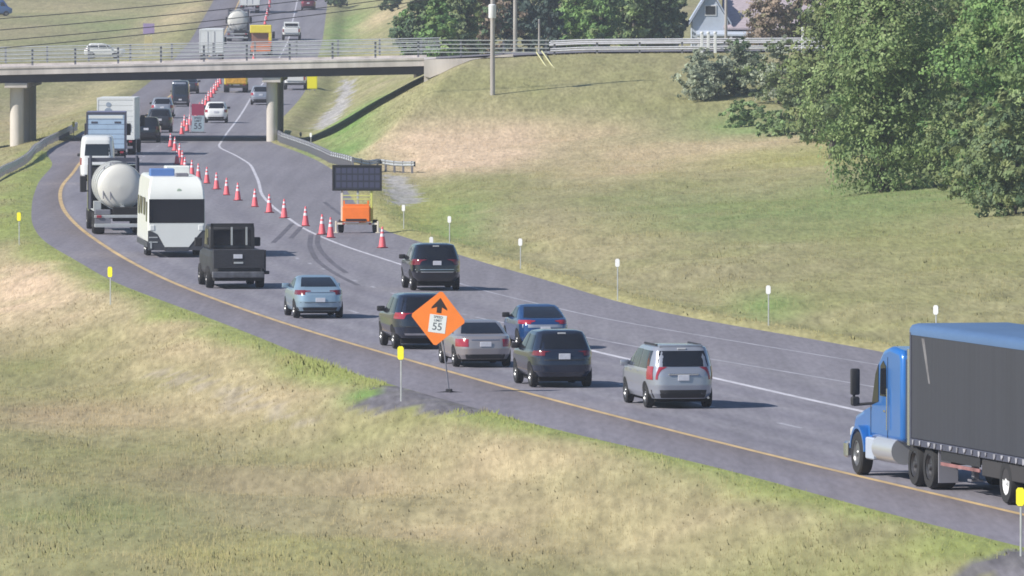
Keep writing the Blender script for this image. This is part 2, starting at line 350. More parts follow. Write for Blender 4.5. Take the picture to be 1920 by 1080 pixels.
# ------------------------------------------------------------------ grass (nobody could count it)
def grass(name, X, Y, hmin, hmax, wmin, wmax, m, seed, nb=3):
    r = np.random.default_rng(seed); n = len(X)
    X = np.repeat(X, nb)+r.normal(0, .07, n*nb); Y = np.repeat(Y, nb)+r.normal(0, .12, n*nb)
    k = np.repeat(r.random(n), nb); N = len(X)
    ok = ((XL(Y)-X) > .15) | ((X-XR(Y)) > .15)
    for poly, _c, w in BARE: ok &= ~(inside(X, Y, poly) & (RNG.random(N) < w))
    X, Y, k = X[ok], Y[ok], k[ok]; N = len(X)
    Z = G(X, Y)-.02
    pt = vnoise(X+5, Y*.22, 1.7)**2; hgt = (hmin+(hmax-hmin)*r.random(N)**1.6)*(.6+.8*k)*(.55+.9*pt); w = wmin+(wmax-wmin)*r.random(N)
    an = -math.pi/4+r.normal(0, .28, N); lx = r.normal(0, .25, N)*hgt; ly = r.normal(0, .25, N)*hgt
    V = np.empty((N, 3, 3)); V[:, 0] = np.stack([X-np.cos(an)*w/2, Y-np.sin(an)*w/2, Z], -1); V[:, 1] = np.stack([X+np.cos(an)*w/2, Y+np.sin(an)*w/2, Z], -1)
    V[:, 2] = np.stack([X+lx, Y+ly, Z+hgt], -1)
    c = ground_color(X, Y)*(1.05+.4*r.random(N))[:, None]*np.where(r.random(N) < .04, .8, 1)[:, None]
    straw = (r.random(N) < .18)[:, None]; c = np.where(straw, c*.6+np.array((.40,.34,.21))*.45, c)
    me = bpy.data.meshes.new(name); me.from_pydata(V.reshape(-1, 3).tolist(), [], np.arange(N*3).reshape(-1, 3).tolist())
    tint_attr(me, np.repeat(c, 3, 0)); me.materials.append(m)
    o = bpy.data.objects.new(name, me); COL.objects.link(o); return tag(o, kind='stuff')
M_GRASS = attr_mat('grass_blades', .9, .25, 0, 1, spec=.1, up=.85)
r = np.random.default_rng(3)
n = 90000; Y = 186+(470-186)*r.random(n)**1.25; X = XL(Y)-.2-r.random(n)*26
k = np.abs(X) < Y*.0535+1.5; grass('verge_grass', X[k], Y[k], .03, .13, .02, .05, M_GRASS, 5)
n = 80000; Y = 296+(686-296)*r.random(n); X = XR(Y)+.2+r.random(n)*46
k = (np.abs(X) < Y*.0535+1.5); grass('hillside_grass', X[k], Y[k], .03, .13, .03, .07, M_GRASS, 6)
n = 22000; Y = 450+(820-450)*r.random(n); X = XL(Y)-.2-r.random(n)*16
k = (np.abs(X) < Y*.0535+1.5); grass('median_grass', X[k], Y[k], .04, .14, .04, .09, M_GRASS, 8)
def stalks(name, X, Y, seed):
    r = np.random.default_rng(seed); k = vnoise(X, Y*.3, 2.2)+r.normal(0, .15, len(X)) > .42; X, Y = X[k], Y[k]; n = len(X); Z = G(X, Y)-.02; h = .07+.20*r.random(n)**2; w = .005+.007*r.random(n)
    ok = ((XL(Y)-X) > 1.0) | ((X-XR(Y)) > 1.0)
    for poly, _c, w_ in BARE: ok &= ~inside(X, Y, poly)
    X, Y, Z, h, w = X[ok], Y[ok], Z[ok], h[ok], w[ok]; n = len(X); V = np.empty((n, 4, 3)); lx = r.normal(0, .12, n)*h
    V[:, 0] = np.stack([X-w*.7, Y+w*.7, Z], -1); V[:, 1] = np.stack([X+w*.7, Y-w*.7, Z], -1); V[:, 2] = np.stack([X+lx+w, Y-w, Z+h], -1); V[:, 3] = np.stack([X+lx-w, Y+w, Z+h], -1); V[:, 2:, :2] = V[:, 2:, :2]*.3+np.stack([X+lx, Y], -1)[:, None]*.7
    c = (np.array((.50, .41, .26))*.35+ground_color(X, Y)*.75)*(.8+.5*r.random(n))[:, None]; me = bpy.data.meshes.new(name); me.from_pydata(V.reshape(-1, 3).tolist(), [], np.arange(n*4).reshape(-1, 4).tolist())
    tint_attr(me, np.repeat(c, 4, 0)); me.materials.append(M_GRASS); o = bpy.data.objects.new(name, me); COL.objects.link(o); tag(o, kind='stuff')
n = 42000; Y = 186+(430-186)*r.random(n)**1.2; X = XL(Y)-1-r.random(n)*25; k = np.abs(X) < Y*.0535+1.5; stalks('straw_stalks', X[k], Y[k], 15)
n = 36000; Y = 296+(660-296)*r.random(n); X = XR(Y)+1+r.random(n)*40; k = np.abs(X) < Y*.0535+1.5; stalks('straw_stalks', X[k], Y[k], 16)
n = 2600; q = r.random(n); Y = 262+q*40+r.normal(0, 1.5, n); X = XL(Y)+r.normal(-.4, .5, n)
grass('roadside_weeds', X, Y, .06, .22, .03, .07, M_GRASS, 9)
# ------------------------------------------------------------------ trees and shrubs
M_LEAF = attr_mat('leaves', .6, .30, .10, .8, spec=.25)
M_BARK = mat('bark', (.10,.085,.07), .9, var=.3, vscale=4, bump=.5)
def crown_mesh(name, lobes, nleaf, size, cols, seed, root_o, droop=0.0, shell=.62, gap=0.0):
    """leaf sprays spread through clumps; lobes = (x,y,z,rx,ry,rz) in the tree's own space"""
    r = np.random.default_rng(seed)
    vol = np.array([(l[3]*l[4]*l[5])**.67 for l in lobes]); vol /= vol.sum()
    P = []; T = []; NN = []
    for l, w in zip(lobes, vol):
        nc = max(6, int(nleaf*w/34)); d = r.normal(size=(nc, 3)); d /= np.linalg.norm(d, axis=1)[:, None]
        rad = shell+(1-shell)*r.random(nc)**.6; rad *= (.86+.3*r.random(nc))
        c = np.array(l[:3])+d*rad[:, None]*np.array(l[3:])
        base = np.array(cols)[r.integers(0, len(cols), nc)]*2.2*(.75+.5*r.random(nc))[:, None]
        cs = (.30+.35*r.random(nc))*min(1.0, min(l[3:])*.42)
        keep = r.random(nc) > gap
        for i in np.nonzero(keep)[0]:
            m = int(34*(.6+.8*r.random())); q = r.normal(0, 1, (m, 3)); q *= (cs[i]*np.array((1.15, 1.15, .8))/1.6)
            P.append(c[i]+q); T.append(base[i]*(.82+.36*r.random((m, 1)))); NN.append(np.repeat((d[i]+np.array((-.25, -.15, .45)))[None], m, 0))
    P = np.concatenate(P); T = np.concatenate(T); NN = np.concatenate(NN); N = len(P)
    nrm = NN+r.normal(0, .55, (N, 3)); nrm /= np.linalg.norm(nrm, axis=1)[:, None]
    u = np.cross(nrm, r.normal(size=(N, 3))); u /= np.linalg.norm(u, axis=1)[:, None]; v = np.cross(nrm, u)
    a = size*(.6+.8*r.random(N))[:, None]; bq = a*(.45+.3*r.random(N))[:, None]
    V = np.stack([P-u*a, P-v*bq, P+u*a, P+v*bq], 1).reshape(-1, 3)
    if droop: V[:, 2] -= droop*np.repeat(r.random(N), 4)
    me = bpy.data.meshes.new(name); me.from_pydata(V.tolist(), [], np.arange(N*4).reshape(-1, 4).tolist())
    tint_attr(me, np.repeat(T, 4, 0)); me.materials.append(M_LEAF)
    o = bpy.data.objects.new(name, me); COL.objects.link(o); o.parent = root_o; return o
def tree(name, loc, hgt, rad, cols, nleaf, size, seed, label, cat='tree', group=None, low=.12, trunk_r=.22, nl=9, squash=1.0, shell=.62, gap=.06):
    t = root(name, loc, 0, label, cat, group); r = random.Random(seed)
    tb = MB(); pts = [Vector((0, 0, -.3))]
    for i in range(1, 7): pts.append(Vector((r.uniform(-.12, .12)*i*.4, r.uniform(-.12, .12)*i*.4, hgt*.8*i/6)))
    for i in range(6): tb.cyl(pts[i], pts[i+1], trunk_r*(1-i/7), trunk_r*(1-(i+1)/7), 8, False)
    lobes = []
    for i in range(nl):
        f = (i+.5)/nl; z = hgt*(low+(.93-low)*f)
        prof = math.sin(math.pi*min(1, .18+.80*f))**.7
        a = i*2.4+r.uniform(-.4, .4); rr = rad*prof
        off = rr*r.uniform(.35, .62)*squash
        x, y = math.cos(a)*off, math.sin(a)*off
        lr = rr*r.uniform(.50, .72)
        lobes.append((x, y, z, lr, lr, lr*r.uniform(.7, 1.0)*min(1.2, hgt/(2.2*rad))))
        k = min(5, int(f*6)); tb.cyl(pts[k], Vector((x*.85, y*.85, z)), trunk_r*.35, trunk_r*.1, 6, False)
    lobes.append((0, 0, hgt*.52, rad*.62, rad*.62, hgt*.33)); lobes.append((0, 0, hgt*.9, rad*.42, rad*.42, hgt*.12))
    tb.build('trunk', M_BARK, t); crown_mesh('crown', lobes, nleaf, size, cols, seed, t, shell=shell, gap=gap)
    return t
def conifer(name, loc, hgt, rad, cols, seed, label):
    t = root(name, loc, 0, label, 'tree'); MB().cyl((0, 0, -.3), (0, 0, hgt*.97), .22, .03, 8).build('trunk', M_BARK, t)
    lobes = []; r = random.Random(seed)
    for i in range(12):
        f = i/11; z = hgt*(.08+.88*f); rr = rad*(1-.9*f)+.15
        for k in range(4 if f < .8 else 2):
            a = r.uniform(0, 6.28); lobes.append((math.cos(a)*rr*.6, math.sin(a)*rr*.6, z, rr*.5+.1, rr*.5+.1, hgt*.05))
    crown_mesh('crown', lobes, 5200, .13, cols, seed, t, droop=.25, shell=.3); return t
C_LIGHT = [(.100,.140,.056),(.118,.162,.066),(.080,.118,.048),(.138,.174,.080)]
C_BRIGHT = [(.084,.142,.050),(.100,.162,.056),(.070,.122,.044),(.120,.162,.062)]
C_DARK = [(.055,.085,.045),(.07,.10,.05),(.045,.07,.042),(.09,.115,.06)]
C_OLIVE = [(.100,.128,.052),(.118,.138,.060),(.085,.112,.050),(.072,.098,.050)]
C_SILVER = [(.145,.165,.12),(.18,.20,.15),(.11,.13,.095),(.21,.23,.175)]
C_FRESH = [(.115,.165,.070),(.130,.175,.080),(.105,.150,.068)]
C_BROWN = [(.165,.13,.10),(.145,.115,.09),(.13,.12,.075)]
C_PINE = [(.035,.055,.05),(.045,.065,.055),(.03,.045,.042)]
def base_at(px, Y, dz=-.1):
    X = (px-960)/F*Y; return Vector((X, Y, float(G(X, Y))+dz))
tree('broadleaf_tree', base_at(1652, 482), 13.5, 3.6, C_LIGHT+C_OLIVE[:1], 40000, .105, 21, 'big light green tree at the front left edge of the wood', low=.05, nl=13)
tree('broadleaf_tree', base_at(1800, 520), 14.5, 3.6, C_LIGHT[2:3]+C_OLIVE+C_DARK[1:2], 16000, .15, 22, 'dark tall tree standing behind and between the two big light green trees', low=.15, nl=11)
tree('broadleaf_tree', base_at(1888, 478), 14.0, 3.5, C_BRIGHT, 36000, .105, 23, 'bright green tall tree at the right end of the wood', low=.12, nl=12)
tree('broadleaf_tree', base_at(1560, 560), 12.0, 2.4, C_OLIVE, 11000, .14, 24, 'olive tree behind the left edge of the big light green tree', low=.05)
tree('broadleaf_tree', base_at(1730, 505), 8.5, 2.3, C_DARK[:2]+C_OLIVE[2:], 10000, .14, 25, 'small dark tree filling the gap under the big light green tree', low=.05)
tree('broadleaf_tree', base_at(1975, 462), 13.0, 3.0, C_LIGHT, 10000, .14, 26, 'pale green tree cut by the right edge of the picture', low=.08)
shr = []
for (px, py, h_, rd, cols, nl_, sd, lab) in [
    (1318,186,3.5,2.1,C_SILVER,8000,31,'silvery grey shrub at the outer left end of the shrub belt'),
    (1385,178,4.0,2.3,C_SILVER[:3]+C_DARK[:1],8000,32,'grey green shrub below the three white posts'),
    (1460,195,4.6,2.4,C_SILVER[:2]+C_OLIVE,8000,33,'tall grey olive shrub next to the big light green tree'),
    (1505,228,3.6,2.0,C_OLIVE,6000,34,'olive shrub in front of the tall grey olive shrub'),
    (1390,238,1.9,1.7,C_FRESH,4200,35,'low fresh green bush below the grey green shrub'),
    (1462,255,1.8,1.7,C_FRESH,4200,36,'low fresh green bush at the edge of the pale grass'),
    (1548,265,2.6,2.0,C_OLIVE,4500,37,'low olive bush at the foot of the big light green tree'),
    (1665,300,2.6,1.3,C_DARK+C_LIGHT,5000,38,'dark low bush under the crown of the big light green tree'),
    (1785,338,5.6,2.2,C_OLIVE+C_LIGHT[:1],12000,39,'dark olive shrub at the front edge of the wood'),
    (1845,378,4.8,2.1,C_OLIVE+C_DARK[:1],11000,40,'broad olive shrub bulging lowest onto the grass in front of the wood'),
    (1905,402,5.6,2.3,C_OLIVE+C_DARK[:1],9000,41,'tall olive shrub at the right edge of the picture'),
    (1738,330,4.2,1.9,C_OLIVE+C_DARK[:1],9000,42,'olive shrub filling the dark gap right of the big light green tree trunk'),
    (1815,356,5.4,2.2,C_BRIGHT[2:]+C_OLIVE,11000,43,'full green shrub in the middle of the front edge of the wood'),
    (1875,388,5.2,2.1,C_OLIVE+C_BRIGHT[:1],11000,44,'full olive shrub second from the right edge of the picture'),
    (1610,288,3.4,1.9,C_LIGHT[1:],9000,45,'light green shrub hanging out of the left foot of the big tree')]:
    p = hit(px, py); tree('shrub', p+Vector((0, 0, -.1)), h_, rd, cols, nl_, .11, sd, lab, 'shrub', low=.02, trunk_r=.07, nl=9, shell=.5)
# trees behind the overpass road
for (px, Y, h_, rd, cols, nl_, sd, lab) in [
    (800,812,8.0,2.4,C_DARK+C_BRIGHT[:1],7000,64,'deep green tree in the second line behind the bridge rails'), (895,815,8.5,2.4,C_OLIVE+C_DARK,7000,65,'dull olive tree in the second line left of the big pole'),
    (1000,818,8.5,2.4,C_PINE+C_DARK,7000,66,'dark tree in the second line beside the conifer'), (1105,815,9.0,2.5,C_DARK+C_BRIGHT[1:2],7000,67,'green tree in the second line right of the conifer'), (1215,815,9.0,2.5,C_DARK,7000,68,'dark tree in the second line left of the house'),
    (780,800,7.5,1.9,C_DARK+C_BRIGHT[:1],6000,51,'green tree behind the right end of the bridge, leftmost of the far row'),
    (826,775,7.0,1.8,C_BRIGHT,6000,52,'bright green round tree behind the bridge rails'),
    (866,790,7.5,1.8,C_DARK+C_OLIVE,6000,53,'dull green tree behind the bridge end, left of the pole'),
    (912,800,8.0,1.9,C_BROWN+C_DARK[:1],5000,54,'greyish brown tree behind the big pole'),
    (962,805,8.0,1.9,C_PINE+C_BROWN[:1],5000,55,'sparse grey tree between the big pole and the dark conifer'),
    (1075,790,8.0,1.9,C_BRIGHT,6500,57,'green tree right of the dark conifer'),
    (1128,785,8.5,2.1,C_BRIGHT+C_DARK[:1],6500,58,'widest green tree behind the roadside guardrail'),
    (1186,790,8.5,2.1,C_LIGHT+C_DARK[:2],6500,59,'mixed green tree in the middle of the row behind the guardrail'),
    (1240,792,8.5,2.0,C_DARK,6500,60,'dark green tree left of the house'),
    (1268,800,8.5,1.2,C_PINE+C_DARK[:1],5000,61,'blackish green tree touching the gable of the house')]:
    tree('broadleaf_tree', base_at(px, Y), h_, rd, cols, nl_, .17, sd, lab, low=.02, nl=9, trunk_r=.2)
conifer('conifer', base_at(1030, 780), 9.0, 1.5, C_PINE, 56, 'dark narrow conifer behind the short pole')
tree('broadleaf_tree', base_at(1442, 765), 7.0, 2.3, C_BROWN, 8000, .14, 62, 'reddish brown leaved tree in front of the house', low=.1, nl=8)
tree('broadleaf_tree', base_at(1502, 768), 6.8, 2.0, C_BROWN+C_OLIVE[:1], 7000, .14, 63, 'brown tree in front of the right end of the house roof', low=.1, nl=8)
# rough far growth beside the highway
for (px, py, h_, rd, cols, sd, lab) in [(628,12,2.0,1.6,C_DARK,74,'dark bush beside the far highway, near the white van'), (735,22,2.5,1.6,C_DARK,75,'dark bush left of the far tree row')]:
    p = hit(px, py); tree('shrub', p+Vector((0, 0, -.1)), h_, rd, cols, 2600, .17, sd, lab, 'shrub', low=.1, trunk_r=.07, nl=6)
# ------------------------------------------------------------------ overpass bridge
M_CONC = mat('pale_concrete', (.60,.55,.53), .85, var=.22, vscale=1.1, bump=.2, bscale=6, stretch=(1,1,.25))
M_CONC2 = mat('pier_concrete', (.60,.56,.52), .85, var=.18, vscale=.8, bump=.2, bscale=6, stretch=(1,1,.3))
M_GIRD = mat('dark_girder_steel', (.035,.033,.05), .7, var=.2, vscale=.7)
M_GALV = mat('galvanised_steel', (.50,.52,.53), .5, metal=.35, var=.12, vscale=2)
M_WRAIL = mat('bright_galvanised_rail', (.66,.66,.70), .5, metal=.15, var=.1)
M_GALVD = mat('dull_galvanised_steel', (.22,.22,.26), .6, metal=.3, var=.15, vscale=2)
BX0, BX1, BY0, BY1 = -62.0, -6.2, 676.0, 698.0
def zd(X): return 5.78+(X+6.2)*.0215                      # deck top
br = root('overpass_bridge', (0, BY0, 0), 0, 'concrete overpass bridge with pipe railings crossing the highway', 'bridge')
def slab(name, x0, x1, y0, y1, dz0, dz1, m, n=1):
    mb = MB(); X = np.linspace(x0, x1, n+1)
    for a, c in zip(X[:-1], X[1:]):
        P = [(x, y, zd(x)+d) for x in (a, c) for y in (y0, y1) for d in (dz0, dz1)]
        mb.add(P, [(0,1,3,2),(4,6,7,5),(0,4,5,1),(2,3,7,6),(0,2,6,4),(1,5,7,3)])
    return mb.build(name, m, br, 0)
slab('deck', BX0, BX1, 0, 22, -.44, 0, M_CONC)
slab('kerb', BX0, BX1, -.06, .45, .003, .14, M_CONC); slab('kerb', BX0, BX1, 21.55, 22.06, .003, .14, M_CONC)
for y in (.55, 4.7, 8.8, 12.9, 17.0, 21.05): slab('girder', BX0, BX1-.05, y, y+.4, -1.02, -.443, M_GIRD)
for ys, nm in ((.2, 'near'), (21.8, 'far')):
    for h_ in (.52, .80, 1.08, 1.36):
        slab('rail', BX0, BX1+1.0, ys-.035, ys+.035, h_-.035, h_+.035, M_GALV)
    for i in range(19):
        x = BX1-.4-i*3.02; MB().box(x-.07, x+.07, ys+.04, ys+.18, zd(x)+.2, zd(x)+1.40, .01).build('railing_post', M_GALVD, br, 0)
def pier(px, Y, r_, capw, zb):
    X = (px-960)/F*Y; top = zd(X)-1.02; y = Y-BY0
    mb = MB(); 
    mb.lathe([(0, zb), (r_*1.02, zb), (r_, zb+.3), (r_, top-.36), (0, top-.36)], (X, y, 0), 'z', 36); mb.build('pier', M_CONC2, br, 40)
    MB().box(X-capw/2, X+capw/2, .4, 21.6, top-.36, top-.003, .03).build('pier_cap', M_CONC, br, 0)
    MB().lathe([(0, zb), (r_*1.02, zb), (r_, zb+.3), (r_, top-.36), (0, top-.36)], (X, 19.6, 0), 'z', 36).build('pier', M_CONC2, br, 40)
    MB().lathe([(0, zb), (r_*1.02, zb), (r_, zb+.3), (r_, top-.36), (0, top-.36)], (X, 10.6, 0), 'z', 36).build('pier', M_CONC2, br, 40)
pier(31.5, 677.6, .485, 1.6, -1.4); pier(510, 677.6, .39, 1.3, -.4)
mb = MB(); X0 = BX1+.003
pp = [(795,112),(795,143),(806,146),(826,138),(850,126),(882,113),(930,104),(962,101),(962,94),(900,103)]
w = [at_depth(px, py, BY0-.2) for px, py in pp]
poly = [(p.x, p.z) for p in w]; poly[0] = (BX1+.004, zd(BX1)+.02); poly[-1] = (.1, 6.0); poly[-2] = (.1, 5.5)
mb.prism(poly, 'y', -.25, .2); mb.build('wing_wall', M_CONC, br, 0)
MB().box(BX1+.004, BX1+.9, .21, 21.8, 2.5, zd(BX1)-.003, 0).build('abutment', M_CONC, br, 0)
for h_ in (.52, .80, 1.08, 1.36):     # railing carried on over the wing wall
    MB().box(BX1+1.003, 2.6, .165, .235, 0, .07).build('rail', M_GALV, br, 0).location = (0, 0, 5.79+h_-.035)
for x in (-3.6, -.6, 2.4): MB().box(x-.07, x+.07, .24, .38, 5.5, 5.79+1.40, .01).build('railing_post', M_GALVD, br, 0)
# overpass road surface right of the bridge
rows = []
for X in np.linspace(-5.4, 80, 40):
    z = float(zo(X))+.06; rows.append([(X, 677.2, z), (X, 687, z+.10), (X, 697.5, z)])
tag(MB().grid(rows).build('overpass_road', M_PATCH, smooth=0, fix=False), kind='structure')
# ------------------------------------------------------------------ guardrails
def guardrail(name, pts, label, z_of=None, step=1.9, hgt=.72, double=False, m=None):
    """pts = world (X,Y) list"""
    g = root(name, (0, 0, 0), 0, label, 'guardrail'); L = [0]
    for a, b in zip(pts[:-1], pts[1:]): L.append(L[-1]+math.hypot(b[0]-a[0], b[1]-a[1]))
    def P(s):
        x = float(np.interp(s, L, [p[0] for p in pts])); y = float(np.interp(s, L, [p[1] for p in pts]))
        return x, y, (z_of(x, y) if z_of else float(G(x, y)))
    n = max(2, int(L[-1]/.9)); heights = [(hgt-.31, hgt)] if not double else [(.20, .46), (.74, 1.0)]
    for (a0, a1) in heights:
        mb = MB(); prof = [(-.04, a0), (.04, a0+(a1-a0)*.2), (-.02, a0+(a1-a0)*.5), (.04, a0+(a1-a0)*.8), (-.04, a1), (-.09, a1), (-.09, a0)]
        rows = []
        for s in np.linspace(0, L[-1], n):
            x, y, z = P(s); x2, y2, _ = P(min(L[-1], s+.5)); x1, y1, _ = P(max(0, s-.5))
            t = Vector((x2-x1, y2-y1)).normalized(); nx_, ny_ = t.y, -t.x
            rows.append([(x+nx_*o, y+ny_*o, z+h_) for o, h_ in prof+prof[:1]])
        mb.grid(rows).build('rail_beam', m or M_GALV, g, 30)
    k = int(L[-1]/step)
    proto = None
    for i in range(k+1):
        x, y, z = P(min(L[-1], i*step+.3))
        if proto is None:
            proto = MB().box(-.07, .07, .06, .2, -.3, hgt+.02 if not double else 1.0, .01).build('rail_post', M_GALVD, g, 0); q = proto
        else:
            q = proto.copy(); COL.objects.link(q); q.parent = g
        q.location = (x, y, z)
    return g
gp = [on_road(*p) for p in [(489,252),(494,263),(520,270),(548,276),(566,280),(574,293),(600,300),(640,309),(700,315)]]
gp = [(float(XR(y))+.4+.02*i if i < 5 else float(XR(y))+.5+.25*(i-5), y) for i, (x, y) in enumerate(gp)]
ys_ = [720, 700, 684, 668, 650, 632, 615, 600]
gpts = [(float(XR(y))+.45, y) for y in ys_]
for px, py in [(660,318),(712,322),(776,327)]:
    q = hit(px, py); gpts.append((q.x, q.y+1.5))
guardrail('guardrail', gpts, 'steel guardrail bending away from the road beside the right bridge pier')
guardrail('guardrail', [(float(XL(y))-.5-max(0, (640-y))*.028, y) for y in range(720, 540, -10)], 'steel guardrail past the left bridge pier at the road edge', step=2.2, hgt=.60)
guardrail('guardrail', [(2.7, 677.0), (12, 677), (40, 677.5), (50, 678)], 'two beam guardrail along the overpass road, on the side towards the highway', z_of=lambda x, y: float(zo(x))-.02, step=3.0, double=True, m=M_WRAIL)
guardrail('guardrail', [(2.7, 698), (12, 698), (40, 698.5), (50, 698.5)], 'low guardrail along the overpass road, on the side of the house', z_of=lambda x, y: float(zo(x))+.10, step=3.0, hgt=.62, m=M_WRAIL)
# ------------------------------------------------------------------ white marker posts by the overpass guardrail
M_WPOST = mat('white_plastic', (.74,.75,.76), .5, var=.05)
for px, lab in ((1316, 'white marker post at the overpass guardrail, left one of the close three'), (1328, 'white marker post at the overpass guardrail, middle one of the close three'), (1341, 'white marker post at the overpass guardrail, right one of the close three'), (1505, 'single white marker post at the overpass guardrail beside the big tree')):
    X = (px-960)/F*676.3; z = float(G(X, 676.3)); t = 1.5 if px < 1400 else 1.75
    mb = MB().box(X-.10, X+.10, 676.22, 676.38, z-.2, z+t-.08, .02).lathe([(.13, z+t-.1), (.12, z+t), (0, z+t+.04)], (X, 676.3, 0), 'z', 10)
    tag(mb.build('marker_post', M_WPOST, smooth=30), lab, 'post', 'white posts by the overpass guardrail')
# ------------------------------------------------------------------ utility poles, guy wires, power lines
M_WOOD = mat('weathered_pole_wood', (.40,.375,.36), .85, var=.2, vscale=1.5, stretch=(3,3,.3), bump=.3)
M_WIRE = mat('black_wire', (.03,.03,.04), .6)
up = hit(925, 178); PT = Vector((up.x-.05, up.y, up.z))
pole = root('utility_pole', PT, 0, 'tall weathered utility pole on the embankment with a pale transformer', 'pole')
MB().lathe([(0, -.5), (.17, -.5), (.16, 2), (.13, 9.5), (0, 9.5)], n=14).build('pole_shaft', M_WOOD, pole, 40)
zt = (at_depth(920, 34, PT.y)).z-PT.z; zt2 = at_depth(920, 8, PT.y).z-PT.z
tr = MB().lathe([(0, zt), (.24, zt), (.26, zt+.06), (.26, zt2-.06), (.2, zt2), (0, zt2+.03)], (-.02, -.44, 0), 'z', 18).build('transformer', M_WPOST, pole, 35)
MB().box(-.06, .02, -.3, -.1, zt+.2, zt2-.2).build('bracket', M_GALVD, pole, 0)
MB().box(-1.3, 1.3, -.27, -.17, 9.0, 9.12, .01).build('crossarm', M_WOOD, pole, 0)
for px, top, Y, rr, lab in ((966, 9.5, 742, .17, 'plain wooden pole behind the overpass, between the grey trees'), (1011, None, 728, .09, 'short thin pole behind the guardrail in front of the dark conifer'), (1361, 9.5, 735, .12, 'thin pole standing before the gable of the house')):
    X = (px-960)/F*Y; z = float(G(X, Y)); zt_ = at_depth(px, 36, Y).z if top is None else z+top-2
    p = root('utility_pole', (X, Y, z), 0, lab, 'pole'); MB().lathe([(0, -.5), (rr, -.5), (rr*.8, zt_-z), (0, zt_-z)], n=10).build('pole_shaft', M_WOOD, p, 40)
    MB().box(-.05, .05, -.03-rr, .03-rr*.8, zt_-z-.35, zt_-z-.1, .01).build('pole_bracket', M_GALVD, p, 0)
M_GUY = mat('yellow_guy_guard', (.62,.60,.33), .6, var=.1)
for (a, b), lab in ((((1006,98), (1047,156)), 'yellow guy wire guard slanting down from the guardrail, left of two'), (((1016,96), (1058,152)), 'yellow guy wire guard slanting down from the guardrail, right of two')):
    q = hit(*b); p = at_depth(a[0], a[1], 675.0); mb = MB().cyl(q+Vector((0, 0, -.1)), p, .05, .05, 8)
    tag(mb.build('guy_guard', M_GUY, smooth=40), lab, 'guy wire', 'guy wires on the embankment')
WP = [((0,33),(200,19),(390,1),(660,-30),(915,-70)), ((0,54),(250,34),(420,18),(660,-8),(915,-45)), ((0,75),(190,61),(420,36),(620,12),(915,-28)), ((0,89),(225,70),(465,44),(660,18),(915,-16))]
WL = ('topmost black power line crossing over the far road', 'second black power line from the top over the far road', 'third black power line from the top over the far road', 'lowest black power line, sagging just above the bridge rails')
for pts, lab in zip(WP, WL):
    Y = PT.y-.2; w = [at_depth(p[0], p[1], Y) for p in pts]
    w = [w[0]+(w[0]-w[1])*1.2]+w; xs_ = [p.x for p in w]; zs_ = [p.z for p in w]; c3 = np.polyfit(xs_, zs_, 2)
    X = np.linspace(xs_[0], xs_[-1], 26)
    tag(MB().tube([(x, Y, float(np.polyval(c3, x))) for x in X], .034, 6).build('power_line', M_WIRE, smooth=40), lab, 'wire', 'power lines over the bridge')
# ------------------------------------------------------------------ house
HY = 800.0; hp = at_depth(1415, 76, HY); hz = float(G(hp.x, HY))-.2
hs = root('house', (hp.x, HY, hz), 0, 'pale blue and white house with a pinkish grey roof behind the trees', 'house')
M_SID = mat('pale_blue_siding', (.50,.56,.66), .7, var=.06, vscale=2); M_ROOF = mat('pinkish_grey_shingles', (.42,.36,.40), .9, var=.15, vscale=2.5, stretch=(1,1,4)); M_TRIM = mat('white_trim', (.74,.74,.76), .6)
M_GLASS = mat('window_glass', (.03,.035,.045), .12, spec=.6)
ez = at_depth(1415, 52, HY).z-hz
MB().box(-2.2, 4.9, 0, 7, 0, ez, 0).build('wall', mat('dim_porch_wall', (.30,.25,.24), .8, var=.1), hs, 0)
rf = MB().prism([(-.9, ez), (3.6, ez+3.4), (8.0, ez), (8.0, ez-.15), (3.6, ez+3.2), (-.9, ez-.15)], 'x', -2.6, 5.6).build('roof', M_ROOF, hs, 0)
MB().box(3.0, 3.7, 3.3, 4.0, ez+2.2, ez+4.4, .02).build('chimney', mat('chimney_brick', (.30,.17,.13), .9, var=.2), rf, 0)
gw = MB().prism([(-5.2, 0), (-2.25, 0), (-2.25, ez+.6), (-3.7, ez+3.0), (-5.2, ez+.6)], 'y', -.6, 7).build('wing', M_SID, hs, 0)
MB().prism([(-5.5, ez+.4), (-3.7, ez+3.35), (-1.95, ez+.4), (-1.95, ez+.2), (-3.7, ez+3.1), (-5.5, ez+.2)], 'y', -.9, 7.2).build('wing_roof', mat('pale_blue_shingles', (.42,.48,.60), .8, var=.1, vscale=3), hs, 0)
wf = MB().box(-4.2, -3.2, -.66, -.603, ez+1.0, ez+1.9, .01).build('window', M_TRIM, hs, 0); MB().box(-4.1, -3.3, -.68, -.663, ez+1.1, ez+1.8).build('window_pane', M_GLASS, wf, 0)
pr = MB().prism([(-1.6, ez-.55), (.0, ez-.05), (.0, ez-.15), (-1.6, ez-.68)], 'x', -4.9, .8).build('porch_roof', M_SID, hs, 0)
for x in (-4.7, -3.4, -2.0, -.6, .7): MB().box(x-.09, x+.09, -1.55, -1.37, 0, ez-.62, .01).build('porch_post', M_TRIM, hs, 0)
for x in (-1.4, 1.8, 3.6):
    wf = MB().box(x-.55, x+.55, -.05, -.003, ez-1.7, ez-.6, .01).build('window', M_TRIM, hs, 0); MB().box(x-.45, x+.45, -.07, -.053, ez-1.6, ez-.7).build('window_pane', M_GLASS, wf, 0)
